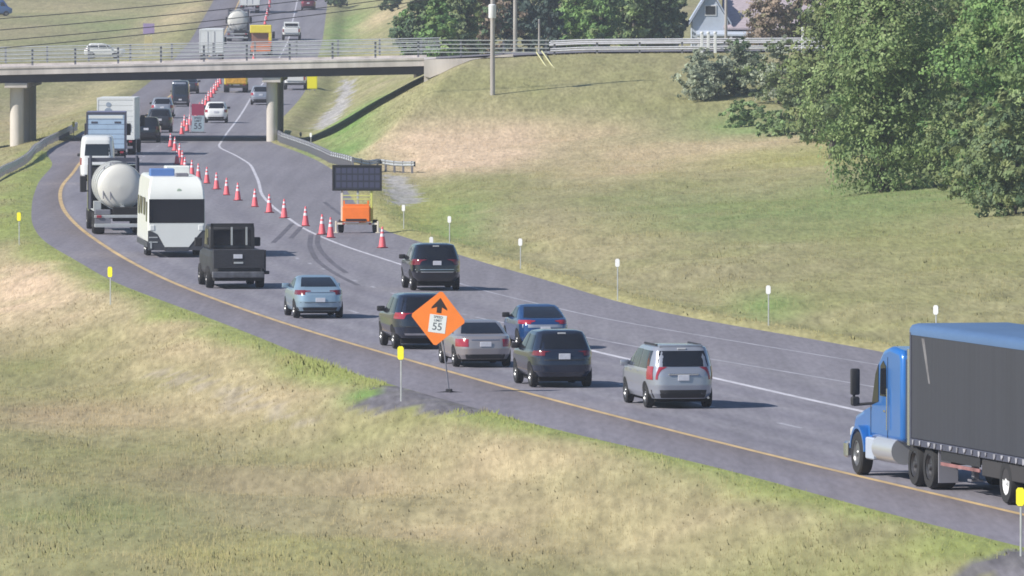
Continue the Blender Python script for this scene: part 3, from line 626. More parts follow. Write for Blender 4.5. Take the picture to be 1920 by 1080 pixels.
# ------------------------------------------------------------------ vehicles: a lofted body with panels lying on its surface
M_TYRE = mat('tyre_rubber', (.022,.022,.025), .85); M_RIM = mat('alloy_rim', (.22,.225,.24), .35, metal=.6); M_DRIM = mat('dark_rim', (.08,.08,.09), .4, metal=.5)
M_CGLASS = mat('tinted_car_glass', (.012,.014,.02), .06, spec=.7); M_BLACKP = mat('black_plastic', (.025,.025,.03), .6); M_UNDER = mat('underbody', (.012,.012,.014), .9)
M_RED = mat('red_lamp_lens', (.32,.025,.045), .2, coat=.5); M_DRED = mat('dark_red_lamp_lens', (.16,.015,.025), .2, coat=.5); M_PLATE = mat('licence_plate', (.62,.63,.70), .5, var=.08, vscale=9); M_CHROME = mat('chrome', (.62,.63,.66), .18, metal=.9)
M_LAMPW = mat('clear_lamp_lens', (.6,.6,.62), .15, coat=.5)
def paint(name, col, metal=.25, rough=.32): return mat(name, col, rough, metal=metal, coat=.7, var=.03, vscale=1.2)
class Body:
    def __init__(s, tab, n=5.5):
        t = np.array(sorted(tab), float); s.z, s.yr, s.yf, s.w = t.T; s.n = n; s.t = t
    def lv(s, z): return [float(np.interp(z, s.z, a)) for a in (s.yr, s.yf, s.w)]
    def side(s, y, z, sg):
        yr, yf, w = s.lv(z); yc, hl = (yr+yf)/2, (yf-yr)/2; q = min(.999, abs((y-yc)/hl)); return Vector((sg*w*(1-q**s.n)**(1/s.n), y, z))
    def rear(s, a, z, fr=False):
        yr, yf, w = s.lv(z); yc, hl = (yr+yf)/2, (yf-yr)/2; o = hl*(1-min(.999, abs(a))**s.n)**(1/s.n); return Vector((a*w, yc+o if fr else yc-o, z))
    def mesh(s, nz=30, nr=72):
        zs = sorted(set(list(s.z)+list(np.linspace(s.z[0], s.z[-1], nz)))); mb = MB(); rows = []
        for z in zs:
            yr, yf, w = s.lv(z); yc, hl = (yr+yf)/2, (yf-yr)/2; row = []
            for i in range(nr):
                t = 2*math.pi*i/nr; c, q = math.cos(t), math.sin(t)
                row.append((math.copysign(w*abs(c)**(2/s.n), c), yc+math.copysign(hl*abs(q)**(2/s.n), q), z))
            rows.append(row)
        mb.grid([r+r[:1] for r in rows]); k = nr+1
        mb.f.append(tuple(range(nr))[::-1]); o = (len(rows)-1)*k; mb.f.append(tuple(range(o, o+nr)))
        return mb
    def patch(s, fn, u0, u1, v0, v1, off=.008, nu=9, nv=5):
        """fn(u,v)->point; sheet lying OFF proud of the surface, closed at its rim"""
        rows = []; e = 1e-3
        for v in np.linspace(0, 1, nv):
            row = []
            for u in np.linspace(0, 1, nu):
                f = lambda a, b_: fn(u0(b_)+(u1(b_)-u0(b_))*a, v0+(v1-v0)*b_)
                p = f(u, v); du = f(min(1, u+e), v)-f(max(0, u-e), v); dv = f(u, min(1, v+e))-f(u, max(0, v-e)); nn = du.cross(dv)
                nn.normalize(); c = Vector((0, sum(s.lv(p.z)[:2])/2, p.z-.4)); 
                if nn.dot(p-c) < 0: nn = -nn
                row.append(p+nn*off)
            rows.append(row)
        return rows
def wheel(par, x, y, r_, w, rim=None, name='wheel'):
    sg = 1 if x > 0 else -1; h_ = w/2
    t = MB().lathe([(r_*.6, -h_), (r_*.93, -h_), (r_, -h_*.75), (r_, h_*.75), (r_*.93, h_), (r_*.6, h_)], (x, y, r_), 'x', 26).build(name, M_TYRE, par, 40)
    mb = MB().lathe([(r_*.62, sg*h_*.92), (r_*.55, sg*h_*.96), (r_*.5, sg*h_*.72), (r_*.18, sg*h_*.8), (r_*.14, sg*h_*.98), (0, sg*h_)], (x, y, r_), 'x', 20)
    mb.build('rim', rim or M_RIM, t, 30); return t
def place(px, py, dx=0, hd=0):
    X, Y = on_road(px, py); return X, Y, heading(Y)+hd
def car_root(name, px, py, label, cat, hd=0, scale=1, group=None):
    X, Y, h_ = place(px, py, hd=hd); o = root(name, (X, Y, float(rz(Y))+.012), h_, label, cat, group)
    o.rotation_euler[0] = math.atan2(float(rz(Y+4)-rz(Y)), 4); o.scale = (scale,)*3; return o
def car(name, px, py, label, cat, B, pm, rg, sides, lights, plate, wy, wr=.34, bumper=None, hd=0, scale=1, rim=None, ws=None, mir=None, extras=None, lm=None, roofrails=False, group=None, gate=None):
    o = car_root(name, px, py, label, cat, hd, scale, group)
    b = B.mesh().build('body', pm, o, 32)
    ap = lambda fn, q, nm, m, off=.008, fr=False: MB().grid(B.patch(fn, (lambda t: q[2]+(q[4]-q[2])*t), (lambda t: q[3]+(q[5]-q[3])*t), q[0], q[1], off)).build(nm, m, o, 50)
    ap(lambda a, z: B.rear(a, z), rg, 'rear_window', M_CGLASS)
    if ws: ap(lambda a, z: B.rear(a, z, True), ws, 'windshield', M_CGLASS)
    for sg in (-1, 1):
        for q in sides: ap(lambda y, z: B.side(y, z, sg), q, 'side_window', M_CGLASS)
        for q in lights:
            ap(lambda a, z: B.rear(a, z), (q[0], q[1], sg*q[2], sg*q[3], sg*q[2], sg*q[3]), 'tail_light', (lm or M_RED), .012)
            if len(q) > 4: ap(lambda y, z: B.side(y, z, sg), (q[0]+.01, q[1]-.01, q[4], q[5], q[4], q[5]), 'tail_light', (lm or M_RED), .010)
        zb = B.z[0]
        for y in wy:
            rows = []
            for rr in np.linspace(.02, wr+.055, 4):
                rows.append([B.side(y+rr*math.cos(t), max(zb+.004, wr+rr*math.sin(t)), sg)+Vector((sg*.006, 0, 0)) for t in np.linspace(0, 2*math.pi, 25)])
            MB().grid(rows).build('wheel_arch', M_UNDER, o, 40)
            xw = abs(B.side(y, wr+.1, 1).x); wheel(o, sg*(xw-.09), y, wr, .22, rim)
        if mir:
            w_ = B.lv(mir[1])[2]; x0 = w_*.93
            MB().box(min(sg*x0, sg*(x0+.26)), max(sg*x0, sg*(x0+.26)), mir[0], mir[0]+.12, mir[1], mir[1]+.17, .035, 2).build('side_mirror', mir[2] if len(mir) > 2 else pm, o, 40)
    MB().box(-B.w[0]*.86, B.w[0]*.86, B.yr[0]+.35, B.yf[0]-.3, .17, B.z[0]+.02, .02).build('underbody', M_UNDER, o, 0)
    if bumper:
        ap(lambda a, z: B.rear(a, z), (bumper[0], bumper[1], -.90, .90, -.92, .92), 'rear_bumper', bumper[2], .014)
    pz, pw, ph = plate[:3]; py_ = B.rear(0, pz).y; MB().box(-pw/2+plate[3] if len(plate) > 3 else -pw/2, pw/2+(plate[3] if len(plate) > 3 else 0), py_-.035, py_-.012, pz-ph/2, pz+ph/2, .005).build('license_plate', M_PLATE, o, 0)
    if gate:
        for (z0, z1, a1, m_) in gate: ap(lambda a, z: B.rear(a, z), (z0, z1, -a1, a1, -a1, a1), 'tailgate_trim', m_, .011)
    if roofrails:
        for sg in (-1, 1):
            zt = B.z[-1]; MB().box(sg*B.w[-2]*.86-.03, sg*B.w[-2]*.86+.03, B.yr[-1]+.1, B.yf[-1]+.1, zt-.03, zt+.06, .015).build('roof_rail', M_BLACKP, o, 30)
    if extras: extras(o, B)
    return o
SEDAN = Body([(.26,.14,4.66,.83),(.40,.03,4.78,.895),(.60,0,4.82,.915),(.80,.03,4.78,.915),(.92,.09,4.55,.90),(.99,.22,3.55,.875),(1.03,.62,3.38,.85),(1.2,1.02,2.98,.775),(1.36,1.45,2.58,.70),(1.42,1.75,2.35,.62),(1.455,2.0,2.15,.40)])
HATCHB = Body([(.26,.14,4.4,.80),(.40,.03,4.5,.86),(.60,0,4.52,.875),(.82,.03,4.45,.875),(.94,.10,4.2,.86),(1.02,.20,3.45,.835),(1.08,.42,3.2,.81),(1.24,.85,2.85,.745),(1.38,1.35,2.45,.68),(1.45,1.65,2.2,.60),(1.485,1.85,2.0,.38)])
SUVB = Body([(.32,.14,4.42,.82),(.46,.03,4.52,.90),(.66,0,4.55,.925),(.90,.03,4.50,.93),(1.00,.06,4.35,.92),(1.06,.09,3.45,.905),(1.12,.13,3.25,.885),(1.36,.34,2.85,.80),(1.54,.52,2.50,.735),(1.62,.62,2.25,.68),(1.665,.80,1.9,.50)])
BSUV = Body([(.36,.14,4.70,.84),(.50,.03,4.80,.93),(.72,0,4.84,.965),(.98,.02,4.78,.965),(1.08,.04,4.60,.955),(1.14,.06,3.55,.94),(1.20,.10,3.40,.925),(1.45,.28,3.02,.85),(1.64,.44,2.70,.785),(1.73,.54,2.40,.74),(1.78,.72,2.0,.56)])
VANB = Body([(.27,.14,4.98,.85),(.42,.03,5.08,.92),(.64,0,5.12,.945),(.90,.02,5.05,.95),(1.02,.05,4.85,.945),(1.10,.08,4.30,.93),(1.18,.10,4.05,.915),(1.42,.20,3.50,.86),(1.60,.30,3.05,.81),(1.70,.40,2.75,.765),(1.745,.62,2.3,.58)], 6)
P_SILV = paint('silver_paint', (.35,.375,.44), .4, .28); P_WSILV = paint('warm_silver_paint', (.36,.335,.35), .45, .3); P_NAVY = paint('dark_blue_grey_paint', (.022,.031,.058), .3, .2); P_BLUE = paint('deep_blue_paint', (.020,.07,.21), .3, .2)
P_LBLUE = paint('light_blue_paint', (.30,.42,.54), .35, .28); P_BLACK = paint('black_paint', (.010,.012,.020), .1, .18); P_WHITE = paint('white_paint', (.78,.79,.80), 0, .35); P_GREY = paint('grey_paint', (.16,.165,.19), .35); P_DRED = paint('dark_red_paint', (.14,.02,.035), .2); P_DGREY = paint('charcoal_paint', (.05,.055,.07), .3)
def badge_brake(o, B):
    zt = B.z[-2]; p = B.rear(0, zt-.045); MB().box(-.12, .12, p.y-.04, p.y+.02, zt-.06, zt-.02, .008).build('high_brake_light', M_LAMPW, o, 0)
def van_extra(o, B):
    badge_brake(o, B); p = B.rear(0, .92); MB().box(-.42, .42, p.y-.03, p.y+.02, .93, .985, .01).build('tailgate_handle', M_CHROME, o, 30)
    MB().cyl((.70, .02, .30), (.70, .35, .30), .035).build('exhaust_tip', M_CHROME, o, 30)
    MB().box(-.62, .62, .42, .62, 1.70, 1.765, .02, 2).build('roof_spoiler', P_SILV, o, 30)
    for sg in (-1, 1): MB().box(sg*.62-.03, sg*.62+.03, .8, 2.6, 1.72, 1.775, .012).build('roof_rail', M_BLACKP, o, 30)
    for sg in (-1, 1):
        for y in (1.9, 3.0): q = B.side(y, .98, sg); MB().box(q.x-.02, q.x+.02, y, y+.18, .97, 1.01, .008).build('door_handle', P_SILV, o, 30)
car('minivan', 1282, 767, 'silver minivan with a red left tail light, last car before the blue semi truck', 'minivan', VANB, P_SILV, (1.17,1.60,-.80,.80,-.78,.78),
    [(1.10,1.60,.55,1.75,.55,1.65),(1.10,1.61,1.85,2.75,1.75,2.65),(1.10,1.58,2.85,4.0,2.75,3.0)], [(.80,1.17,.875,.975,.10,.15)], (.86,.32,.16), (.95,4.02), .345, (.30,.52,M_BLACKP), mir=(3.65,1.06), ws=(1.14,1.66,-.85,.85,-.8,.8), extras=van_extra)
car('suv', 1059, 728, 'dark blue grey compact SUV right behind the warm silver sedan', 'SUV', SUVB, P_NAVY, (1.14,1.56,-.80,.80,-.78,.78),
    [(1.10,1.52,.62,1.65,.80,1.6),(1.10,1.54,1.75,2.65,1.7,2.35),(1.10,1.50,2.72,3.25,2.42,2.52)], [(.94,1.08,.62,.95,.10,.30)], (.92,.34,.17), (.88,3.52), .35, None, mir=(2.95,1.06,M_BLACKP), ws=(1.12,1.58,-.85,.85,-.8,.8), extras=badge_brake, lm=M_DRED, gate=[(.80,.83,.80,M_BLACKP)])
car('sedan', 911, 690, 'warm silver sedan right behind the orange diamond sign', 'sedan', SEDAN, P_WSILV, (1.05,1.37,-.82,.82,-.80,.80),
    [(1.03,1.36,1.35,2.25,1.72,2.15),(1.03,1.36,2.32,3.15,2.22,2.62)], [(.66,.90,.60,.96,.10,.34)], (.74,.36,.15), (.98,3.78), .33, (.28,.42,M_BLACKP), mir=(3.0,.98), ws=(1.05,1.38,-.85,.85,-.8,.8), scale=.97, gate=[(.86,.885,.5,M_CHROME)])
car('hatchback', 1023, 656, 'deep blue sloping hatchback in the middle lane, half hidden by the compact SUV', 'hatchback', HATCHB, P_BLUE, (1.06,1.40,-.84,.84,-.80,.80),
    [(1.04,1.38,1.2,2.1,1.62,2.05),(1.04,1.38,2.18,3.05,2.12,2.5)], [(.86,.99,.56,.97,.10,.34)], (.70,.34,.15), (.85,3.5), .33, None, mir=(2.9,1.0,M_BLACKP), ws=(1.07,1.40,-.85,.85,-.8,.8), scale=.95, gate=[(.74,.84,.86,P_SILV)])
car('suv', 797, 656, 'black blue SUV partly hidden by the orange diamond sign', 'SUV', BSUV, P_NAVY, (1.22,1.66,-.82,.82,-.80,.80),
    [(1.16,1.62,.6,1.6,.75,1.55),(1.16,1.64,1.7,2.65,1.65,2.5),(1.16,1.60,2.72,3.35,2.58,2.68)], [(.98,1.18,.70,.96,.08,.26)], (.90,.34,.17), (.95,3.75), .37, None, mir=(3.05,1.14,M_BLACKP), ws=(1.2,1.68,-.85,.85,-.8,.8), gate=[(.46,.52,.7,M_CHROME),(.72,.75,.8,M_BLACKP)])
car('sedan', 601, 598, 'light blue fastback sedan alone behind the black pickup', 'sedan', HATCHB, P_LBLUE, (1.11,1.41,-.80,.80,-.78,.78),
    [(1.04,1.38,1.2,2.1,1.62,2.05),(1.04,1.38,2.18,3.05,2.12,2.5)], [(.84,1.0,.62,.97,.12,.34)], (.66,.34,.15), (.85,3.5), .32, (.28,.40,M_BLACKP), mir=(2.9,1.0), ws=(1.07,1.40,-.85,.85,-.8,.8), scale=.99, gate=[(.91,.93,.55,M_CHROME),(.56,.575,.8,M_BLACKP)], lm=M_DRED)
car('suv', 820, 546, 'big black SUV in the right lane beyond the message board trailer', 'SUV', BSUV, P_BLACK, (1.22,1.66,-.82,.82,-.80,.80),
    [(1.16,1.62,.6,1.6,.75,1.55),(1.16,1.64,1.7,2.65,1.65,2.5),(1.16,1.60,2.72,3.35,2.58,2.68)], [(.98,1.20,.82,.96,.08,.26)], (1.06,.32,.16), (.95,3.75), .38, None, mir=(3.05,1.14,M_BLACKP), ws=(1.2,1.68,-.85,.85,-.8,.8), extras=badge_brake, lm=M_DRED, gate=[(.70,.73,.8,M_CHROME),(.80,.82,.85,M_CHROME)])
# ------ cars further up the queue
def far(name, px, py, label, cat, B, pm, scale=1, hd=0, lm=None):
    z = B.z; return car(name, px, py, label, cat, B, pm, (z[6]+.03, z[-3]+.02, -.82, .82, -.78, .78), [(z[5]+.02, z[-3]-.02, .9, 1.9, 1.3, 1.9), (z[5]+.02, z[-3]-.02, 2.0, 3.0, 2.0, 2.5)],
        [(z[3]-.06, z[4]+.06, .70, .96)], (z[3]-.02, .34, .16), (.92, 3.65), .345, (z[0]+.02, z[1]+.04, M_BLACKP), hd=hd, scale=scale, mir=(2.95, z[5]+.02, M_BLACKP), lm=lm)
far('suv', 405, 231, 'white compact SUV right of the cones under the bridge', 'SUV', SUVB, P_WHITE)
far('suv', 274, 268, 'black SUV in the queue beside the white box truck', 'SUV', BSUV, P_BLACK, lm=M_DRED)
far('suv', 299, 249, 'dark grey SUV in the queue, second ahead of the white box truck', 'SUV', BSUV, P_DGREY, lm=M_DRED)
far('suv', 304, 222, 'silver SUV in the queue under the bridge edge', 'SUV', SUVB, P_SILV)
far('sedan', 353, 176, 'small dark car at the head of the dark van under the bridge', 'sedan', SEDAN, P_DGREY)
far('sedan', 489, 197, 'silver car partly hidden by the right bridge pier', 'sedan', SUVB, P_SILV)
far('suv', 578, 19, 'dark red car in the right lane at the top of the far road', 'car', SUVB, P_DRED)
TALLVAN = Body([(.36,.10,5.1,.90),(.55,0,5.3,.97),(1.1,0,5.3,.99),(1.25,.02,5.0,.99),(1.5,.04,4.6,.98),(2.0,.08,4.3,.95),(2.5,.14,3.9,.90),(2.68,.22,3.7,.84),(2.75,.4,3.4,.7)], 8)
o = car('cargo_van', 182, 346, 'tall white van with a wide rear window ahead of the tank truck', 'van', TALLVAN, P_WHITE, (1.62,2.28,-.72,.80,-.70,.76), [(1.5,2.1,3.4,4.2,3.4,3.9)], [(1.1,1.5,.88,.97)], (.9,.34,.16), (1.0,4.3), .36, (.38,.55,M_BLACKP), mir=(4.3,1.5,M_BLACKP))
car('cargo_van', 338, 200, 'dark blue van with a pale roof edge in the queue under the bridge', 'van', TALLVAN, P_NAVY, (1.3,2.2,-.85,.85,-.82,.82), [(1.5,2.1,3.4,4.2,3.4,3.9)], [(.9,1.2,.86,.97)], (.75,.34,.16), (1.0,4.3), .36, (.38,.55,M_CHROME), mir=(4.3,1.5,M_BLACKP), scale=.80, gate=[(2.42,2.62,.9,P_SILV)])
# ------------------------------------------------------------------ trucks
def tail_lamps(o, w, z, y=-.03, m=None):
    for sg in (-1, 1): MB().box(sg*w-.11, sg*w+.11, y-.03, y+.02, z-.06, z+.06, .01).build('tail_light', m or M_RED, o, 0)
def truck_cab(o, y0, w, pm, top, hood=1.7, zb=.75):
    """bonneted cab: y0 = back of cab"""
    L = 2.1
    mb = MB().prism([(y0, zb+.15), (y0+L+.25, zb+.15), (y0+L+.15, 1.75), (y0+L-.35, top-.08), (y0+L-.6, top), (y0+.05, top), (y0, top-.1)], 'x', -w/2, w/2)
    c = mb.build('cab', pm, o, 0)
    MB().prism([(y0+L+.2, zb-.1), (y0+L+hood, zb-.1), (y0+L+hood+.08, 1.25), (y0+L+hood-.2, 1.5), (y0+L+.12, 1.78)], 'x', -w*.40, w*.40).build('hood', pm, o, 0)
    for sg in (-1, 1):
        MB().prism([(y0+.9, 1.75), (y0+L-.02, 1.75), (y0+L-.4, top-.35), (y0+.9, top-.35)], 'x', sg*(w/2-.004), sg*(w/2+.008)).build('side_window', M_CGLASS, c, 0)
        MB().box(min(sg*(w/2+.05), sg*(w/2+.35)), max(sg*(w/2+.05), sg*(w/2+.35)), y0+L-.15, y0+L-.03, 1.75, 2.5, .03).build('side_mirror', M_BLACKP, o, 0)
        MB().tube([(sg*w/2, y0+L-.1, 1.8), (sg*(w/2+.2), y0+L-.09, 1.78)], .03).build('mirror_arm', M_BLACKP, o, 0)
    MB().box(-w*.42, w*.42, y0-.012, y0-.003, 1.95, top-.3, .003).build('rear_window', M_CGLASS, c, 0)
    MB().add([(-w*.44, y0+L+.155, 1.78), (w*.44, y0+L+.155, 1.78), (w*.42, y0+L-.33, top-.12), (-w*.42, y0+L-.33, top-.12)], [(0, 1, 2, 3)]).build('windshield', M_CGLASS, c, 0)
    return c
def frame_rails(o, y0, y1, z0=.72, z1=.95):
    mb = MB()
    for sg in (-1, 1): mb.box(sg*.42-.05, sg*.42+.05, y0, y1, z0, z1)
    return mb.build('chassis_frame', M_UNDER, o, 0)
def duals(o, y, r_=.51, rim=None, w=1.22):
    for sg in (-1, 1): wheel(o, sg*(w-.28), y, r_, .52, rim or M_DRIM)
def box_truck(name, px, py, label, W, z0, z1, L, mbox, mrear, pm, hd=0, cat='truck', doors='roll', mark=False, bands=None):
    o = car_root(name, px, py, label, cat, hd)
    MB().box(-W/2, W/2, .0, L, z0, z1, .03).build('cargo_box', mbox, o, 0)
    fr = MB(); 
    for a in ((-W/2-.004, -W/2+.09, z0, z1), (W/2-.09, W/2+.004, z0, z1), (-W/2+.09, W/2-.09, z1-.14, z1+.004), (-W/2+.09, W/2-.09, z0, z0+.1)): fr.box(a[0], a[1], -.045, -.003, a[2], a[3])
    fr.build('rear_frame', bands[0] if bands else mbox, o, 0)
    if doors == 'roll':
        d = MB(); n = 7; hh = (z1-z0-.26)/n
        for i in range(n): d.box(-W/2+.095, W/2-.095, -.028, -.004, z0+.11+i*hh, z0+.11+(i+1)*hh-.025, .006)
        d.build('roll_door', mrear, o, 0)
    else:
        for sg in (-1, 1):
            d = MB().box(min(sg*.012, sg*(W/2-.1)), max(sg*.012, sg*(W/2-.1)), -.03, -.004, z0+.11, z1-.15, .006).build('rear_door', mrear, o, 0)
            MB().cyl((sg*.35, -.05, z0+.15), (sg*.35, -.05, z1-.2), .02).build('lock_rod', M_GALVD, d, 0)
    tail_lamps(o, W/2-.25, z0-.12); MB().box(-W/2+.1, W/2-.1, -.10, .05, .42, .58, .02).build('rear_bumper', M_GALVD, o, 0)
    for sg in (-1, 1): MB().box(sg*.9-.04, sg*.9+.04, -.05, .02, .58, z0).build('bumper_bracket', M_UNDER, o, 0)
    frame_rails(o, .1, L+1.5); duals(o, 1.9)
    truck_cab(o, L+.15, 2.2, pm, min(z1-.3, 2.9))
    for sg in (-1, 1): wheel(o, sg*.98, L+3.0, .48, .26)
    MB().box(-.22, .12, -.02, .0, .75, .90).build('license_plate', M_PLATE, o, 0)
    return o
M_WBOX = mat('white_truck_panel', (.76,.78,.78), .5, var=.05, vscale=.8); M_BLUEP = mat('pale_blue_truck_panel', (.42,.56,.74), .5, var=.06); M_DKFR = mat('dark_truck_frame', (.07,.075,.11), .6, var=.1)
M_PURP = mat('slate_blue_panel', (.18,.18,.30), .6)
b = box_truck('box_truck', 217, 291, 'tall white box truck with a small grey blue emblem on its rear door', 2.45, 1.0, 3.75, 6.2, M_WBOX, M_WBOX, P_WHITE, hd=-.035)
em = MB().lathe([(0, -.052), (.16, -.052), (.16, -.046)], (-.47, 0, 3.30), 'y', 14)
em.prism([(-.72, 2.75), (-.24, 2.75), (-.24, 2.95), (-.36, 3.08), (-.60, 3.08), (-.72, 2.95)], 'y', -.052, -.046).build('emblem', mat('grey_blue_print', (.30,.36,.45), .6), b, 0)
MB().box(.85, 1.0, -.055, -.031, 1.55, 2.0, .005).build('lock_recess', M_BLACKP, b, 0)
b = box_truck('box_truck', 199, 311, 'truck with a pale blue banded rear door, directly behind the white box truck', 2.45, .95, 3.32, 5.5, M_PURP, M_BLUEP, P_WHITE, bands=[M_DKFR])
for x in (-.72, .72): MB().box(x-.20, x+.20, -.045, -.029, 2.62, 2.74, .004).build('door_lamp', M_DKFR, b, 0)
MB().box(-1.05, 1.05, -.04, -.029, 2.92, 3.12, .004).build('header_panel', M_WBOX, b, 0)
b = box_truck('box_truck', 396, 118, 'white truck with two rear doors behind the bridge rails', 2.5, 1.0, 3.5, 6.0, M_WBOX, M_WBOX, P_WHITE, doors='pair')
b = box_truck('box_truck', 468, 25, 'white box truck at the top of the far road, right beside the far tank truck', 2.5, 1.0, 3.9, 7.0, M_WBOX, M_WBOX, P_WHITE, doors='pair')
# tank trucks
M_TANK = mat('white_tank_shell', (.66,.65,.62), .3, coat=.3, var=.05, vscale=.7)
def tank_truck(px, py, label, pm, D=2.1, zc=2.2, L=7.5, fine=True, hd=0):
    o = car_root('tank_truck', px, py, label, 'tank truck', hd); r_ = D/2
    t = MB().lathe([(0, .30), (r_*.5, .33), (r_*.8, .42), (r_*.95, .55), (r_, .75), (r_, L-.4), (r_*.9, L-.15), (0, L)], (0, 0, zc), 'y', 40).build('tank', M_TANK, o, 40)
    for y in (.78, 2.8, 4.8, 6.6): MB().lathe([(r_+.001, y-.05), (r_+.035, y-.05), (r_+.035, y+.05), (r_+.001, y+.05)], (0, 0, zc), 'y', 40).build('tank_band', M_GALV, t, 40)
    MB().lathe([(0, .03), (.36, .03), (.36, .0), (.33, -.04)], (0, 1.2, zc+r_+.04), 'z', 20).build('hatch', M_GALVD, t, 40)
    MB().tube([(-.45, .26, zc-r_*.55), (-.45, .62, zc+r_*.75), (-.4, 1.2, zc+r_+.05)], .03).tube([(-.78, .3, zc-r_*.5), (-.75, .75, zc+r_*.62), (-.68, 1.3, zc+r_*.86)], .03).build('ladder', M_GALVD, t, 0)
    frame_rails(o, .2, L+3.0, .75, 1.0)
    MB().box(-1.2, 1.2, -.05, .12, .35, .52, .02).box(-1.2, 1.2, .0, .14, .78, .92, .02).build('rear_bumper', M_GALV, o, 0)
    MB().box(-1.18, -.45, .1, .5, .93, 1.16, .03).box(-1.18, -.45, .02, .12, .53, .76, .01).build('hose_box', M_GALVD, o, 0)
    MB().box(-.35, 1.05, .12, .6, .62, 1.28, .03).build('valve_box', M_UNDER, o, 0)
    MB().cyl((.1, .2, 1.25), (.1, .4, 1.25), .11, .11, 14).cyl((-.2, .15, .95), (-.2, .35, .95), .08, .08, 12).build('valve', M_GALV, o, 40)
    tail_lamps(o, .98, .85, -.02)
    for y in (1.7, 3.05): duals(o, y, .5)
    for sg in (-1, 1): MB().box(sg*1.0-.22, sg*1.0+.22, .85, 3.9, 1.07, 1.13, .02).build('fender', M_GALV, o, 0)
    MB().box(-1.22, -.86, .55, .82, 1.14, 1.55, .02).build('tool_locker', M_GALV, o, 0)
    truck_cab(o, L+.3, 2.3, pm, 3.05); 
    for sg in (-1, 1): wheel(o, sg*1.02, L+3.2, .5, .28)
    for sg in (-1, 1): MB().cyl((sg*1.08, L+.1, 1.0), (sg*1.08, L+.1, 3.5), .07).build('exhaust_stack', M_DKFR, o, 40)
    MB().box(-1.2, -1.05, L+.15, L+.29, 1.0, 3.4).box(1.05, 1.2, L+.15, L+.29, 1.0, 3.4).box(-1.05, 1.05, L+.15, L+.29, 3.2, 3.4).build('headache_rack', M_DKFR, o, 0)
    return o
tank_truck(226, 441, 'tank truck with a round white tank and dark cab, next to the camper', P_BLACK)
tank_truck(445, 78, 'far tank truck with a white round tank end above the bridge rails', P_WHITE, D=2.25, zc=2.3)
# camper
cp = car_root('camper_trailer', 331, 483, 'tall white camper with a wide dark rear window behind the tank truck', 'camper')
M_CAMP = mat('white_fibreglass', (.78,.80,.78), .35, coat=.3, var=.04, vscale=.8); M_CAMPD = mat('dark_trim_panel', (.055,.058,.07), .5)
W = 2.45
sidep = [(.06,.62),(.0,1.5),(.0,2.55),(.12,2.9),(.38,3.2),(.8,3.40),(8.0,3.44),(8.4,3.2),(8.5,2.2),(8.4,.62)]
bm = bmesh.new()
mb = MB().prism(sidep, 'x', -W/2, W/2); mb.v = [(x*(.84 if z > 3.3 else .93 if z > 3.0 else .975 if z > 2.6 else 1), y, z) for x, y, z in mb.v]; body = mb.build('body', M_CAMP, cp, 25)
bv = body.modifiers.new('bevel', 'BEVEL'); bv.width = .10; bv.segments = 3; bv.limit_method = 'ANGLE'; bv.angle_limit = R(40)
MB().box(-W/2+.06, W/2-.04, -.03, -.004, 1.46, 2.47, .008).build('rear_window', M_CGLASS, cp, 0)
MB().prism([(-1.16,1.44),(1.16,1.44),(1.12,1.16),(.95,.98),(.52,.44),(-.50,.44),(-.80,.98),(-1.12,1.16)], 'y', -.05, .02).build('lower_panel', M_CAMP, cp, 0)
MB().prism([(-1.21,1.13),(-1.11,1.13),(-.80,.95),(-.51,.44),(-.51,.30),(-1.21,.30)], 'y', -.03, .1).build('corner_panel', M_CAMPD, cp, 0)
MB().prism([(1.21,1.13),(1.11,1.13),(.95,.95),(.53,.44),(.53,.30),(1.21,.30)], 'y', -.03, .1).build('corner_panel', M_CAMPD, cp, 0)
MB().box(-.505, .525, -.045, .1, .26, .435, .01).build('rear_skirt', M_CAMPD, cp, 0)
for z in (.62, .82): MB().box(-1.17, -.80, -.05, -.031, z, z+.05, .005).build('trim_strip', M_GALV, cp, 0)
MB().box(-1.12, -1.05, -.06, -.031, .38, .68).build('stabiliser_leg', M_GALV, cp, 0)
for (x, y0, y1, z1, m_, nm) in ((-.45, 2.2, 3.1, 3.72, mat('sky_tinted_roof_unit', (.10,.20,.48), .5), 'roof_air_conditioner'), (.30, 1.0, 1.6, 3.55, M_GALVD, 'roof_vent'), (.35, 4.6, 6.0, 3.78, M_CAMP, 'roof_pod')):  # air conditioner painted blue to stand for sky reflected on its top
    MB().box(x-.55 if nm != 'roof_vent' else x-.28, x+.5 if nm != 'roof_vent' else x+.28, y0, y1, 3.38, z1, .04).build(nm, m_, cp, 0)
MB().lathe([(0, .004), (.10, .004), (.10, -.012), (0, -.016)], (.12, .10, 2.82), 'y', 14).build('badge', mat('pale_green_badge', (.45,.55,.45), .5), cp, 0)
for (y, z0, z1, w_) in ((.55, 1.5, 2.35, .7), (2.2, 1.75, 2.5, 1.1), (4.6, 1.75, 2.5, .9), (6.6, 1.7, 2.5, .8)):
    for sg in (-1, 1): MB().box(min(sg*(W/2-.004), sg*(W/2+.012)), max(sg*(W/2-.004), sg*(W/2+.012)), y, y+w_, z0, z1, .003).build('side_window', M_CGLASS, cp, 0)
for sg in (-1, 1):
    MB().box(sg*1.21-.03, sg*1.21+.03, .15, 8.3, .42, .62).build('side_skirt', M_CAMPD, cp, 0)
    for y in (3.0, 3.9): wheel(cp, sg*1.04, y, .37, .24)
    MB().box(sg*1.03-.10, sg*1.03+.10, -.07, -.03, 1.14, 1.38, .02).build('tail_light', M_WBOX, cp, 0)
MB().box(-.5, .5, .3, 8.3, .36, .6).build('chassis_frame', M_UNDER, cp, 0)
MB().box(-.04, .04, 8.4, 9.6, .45, .55).build('tow_bar', M_UNDER, cp, 0)
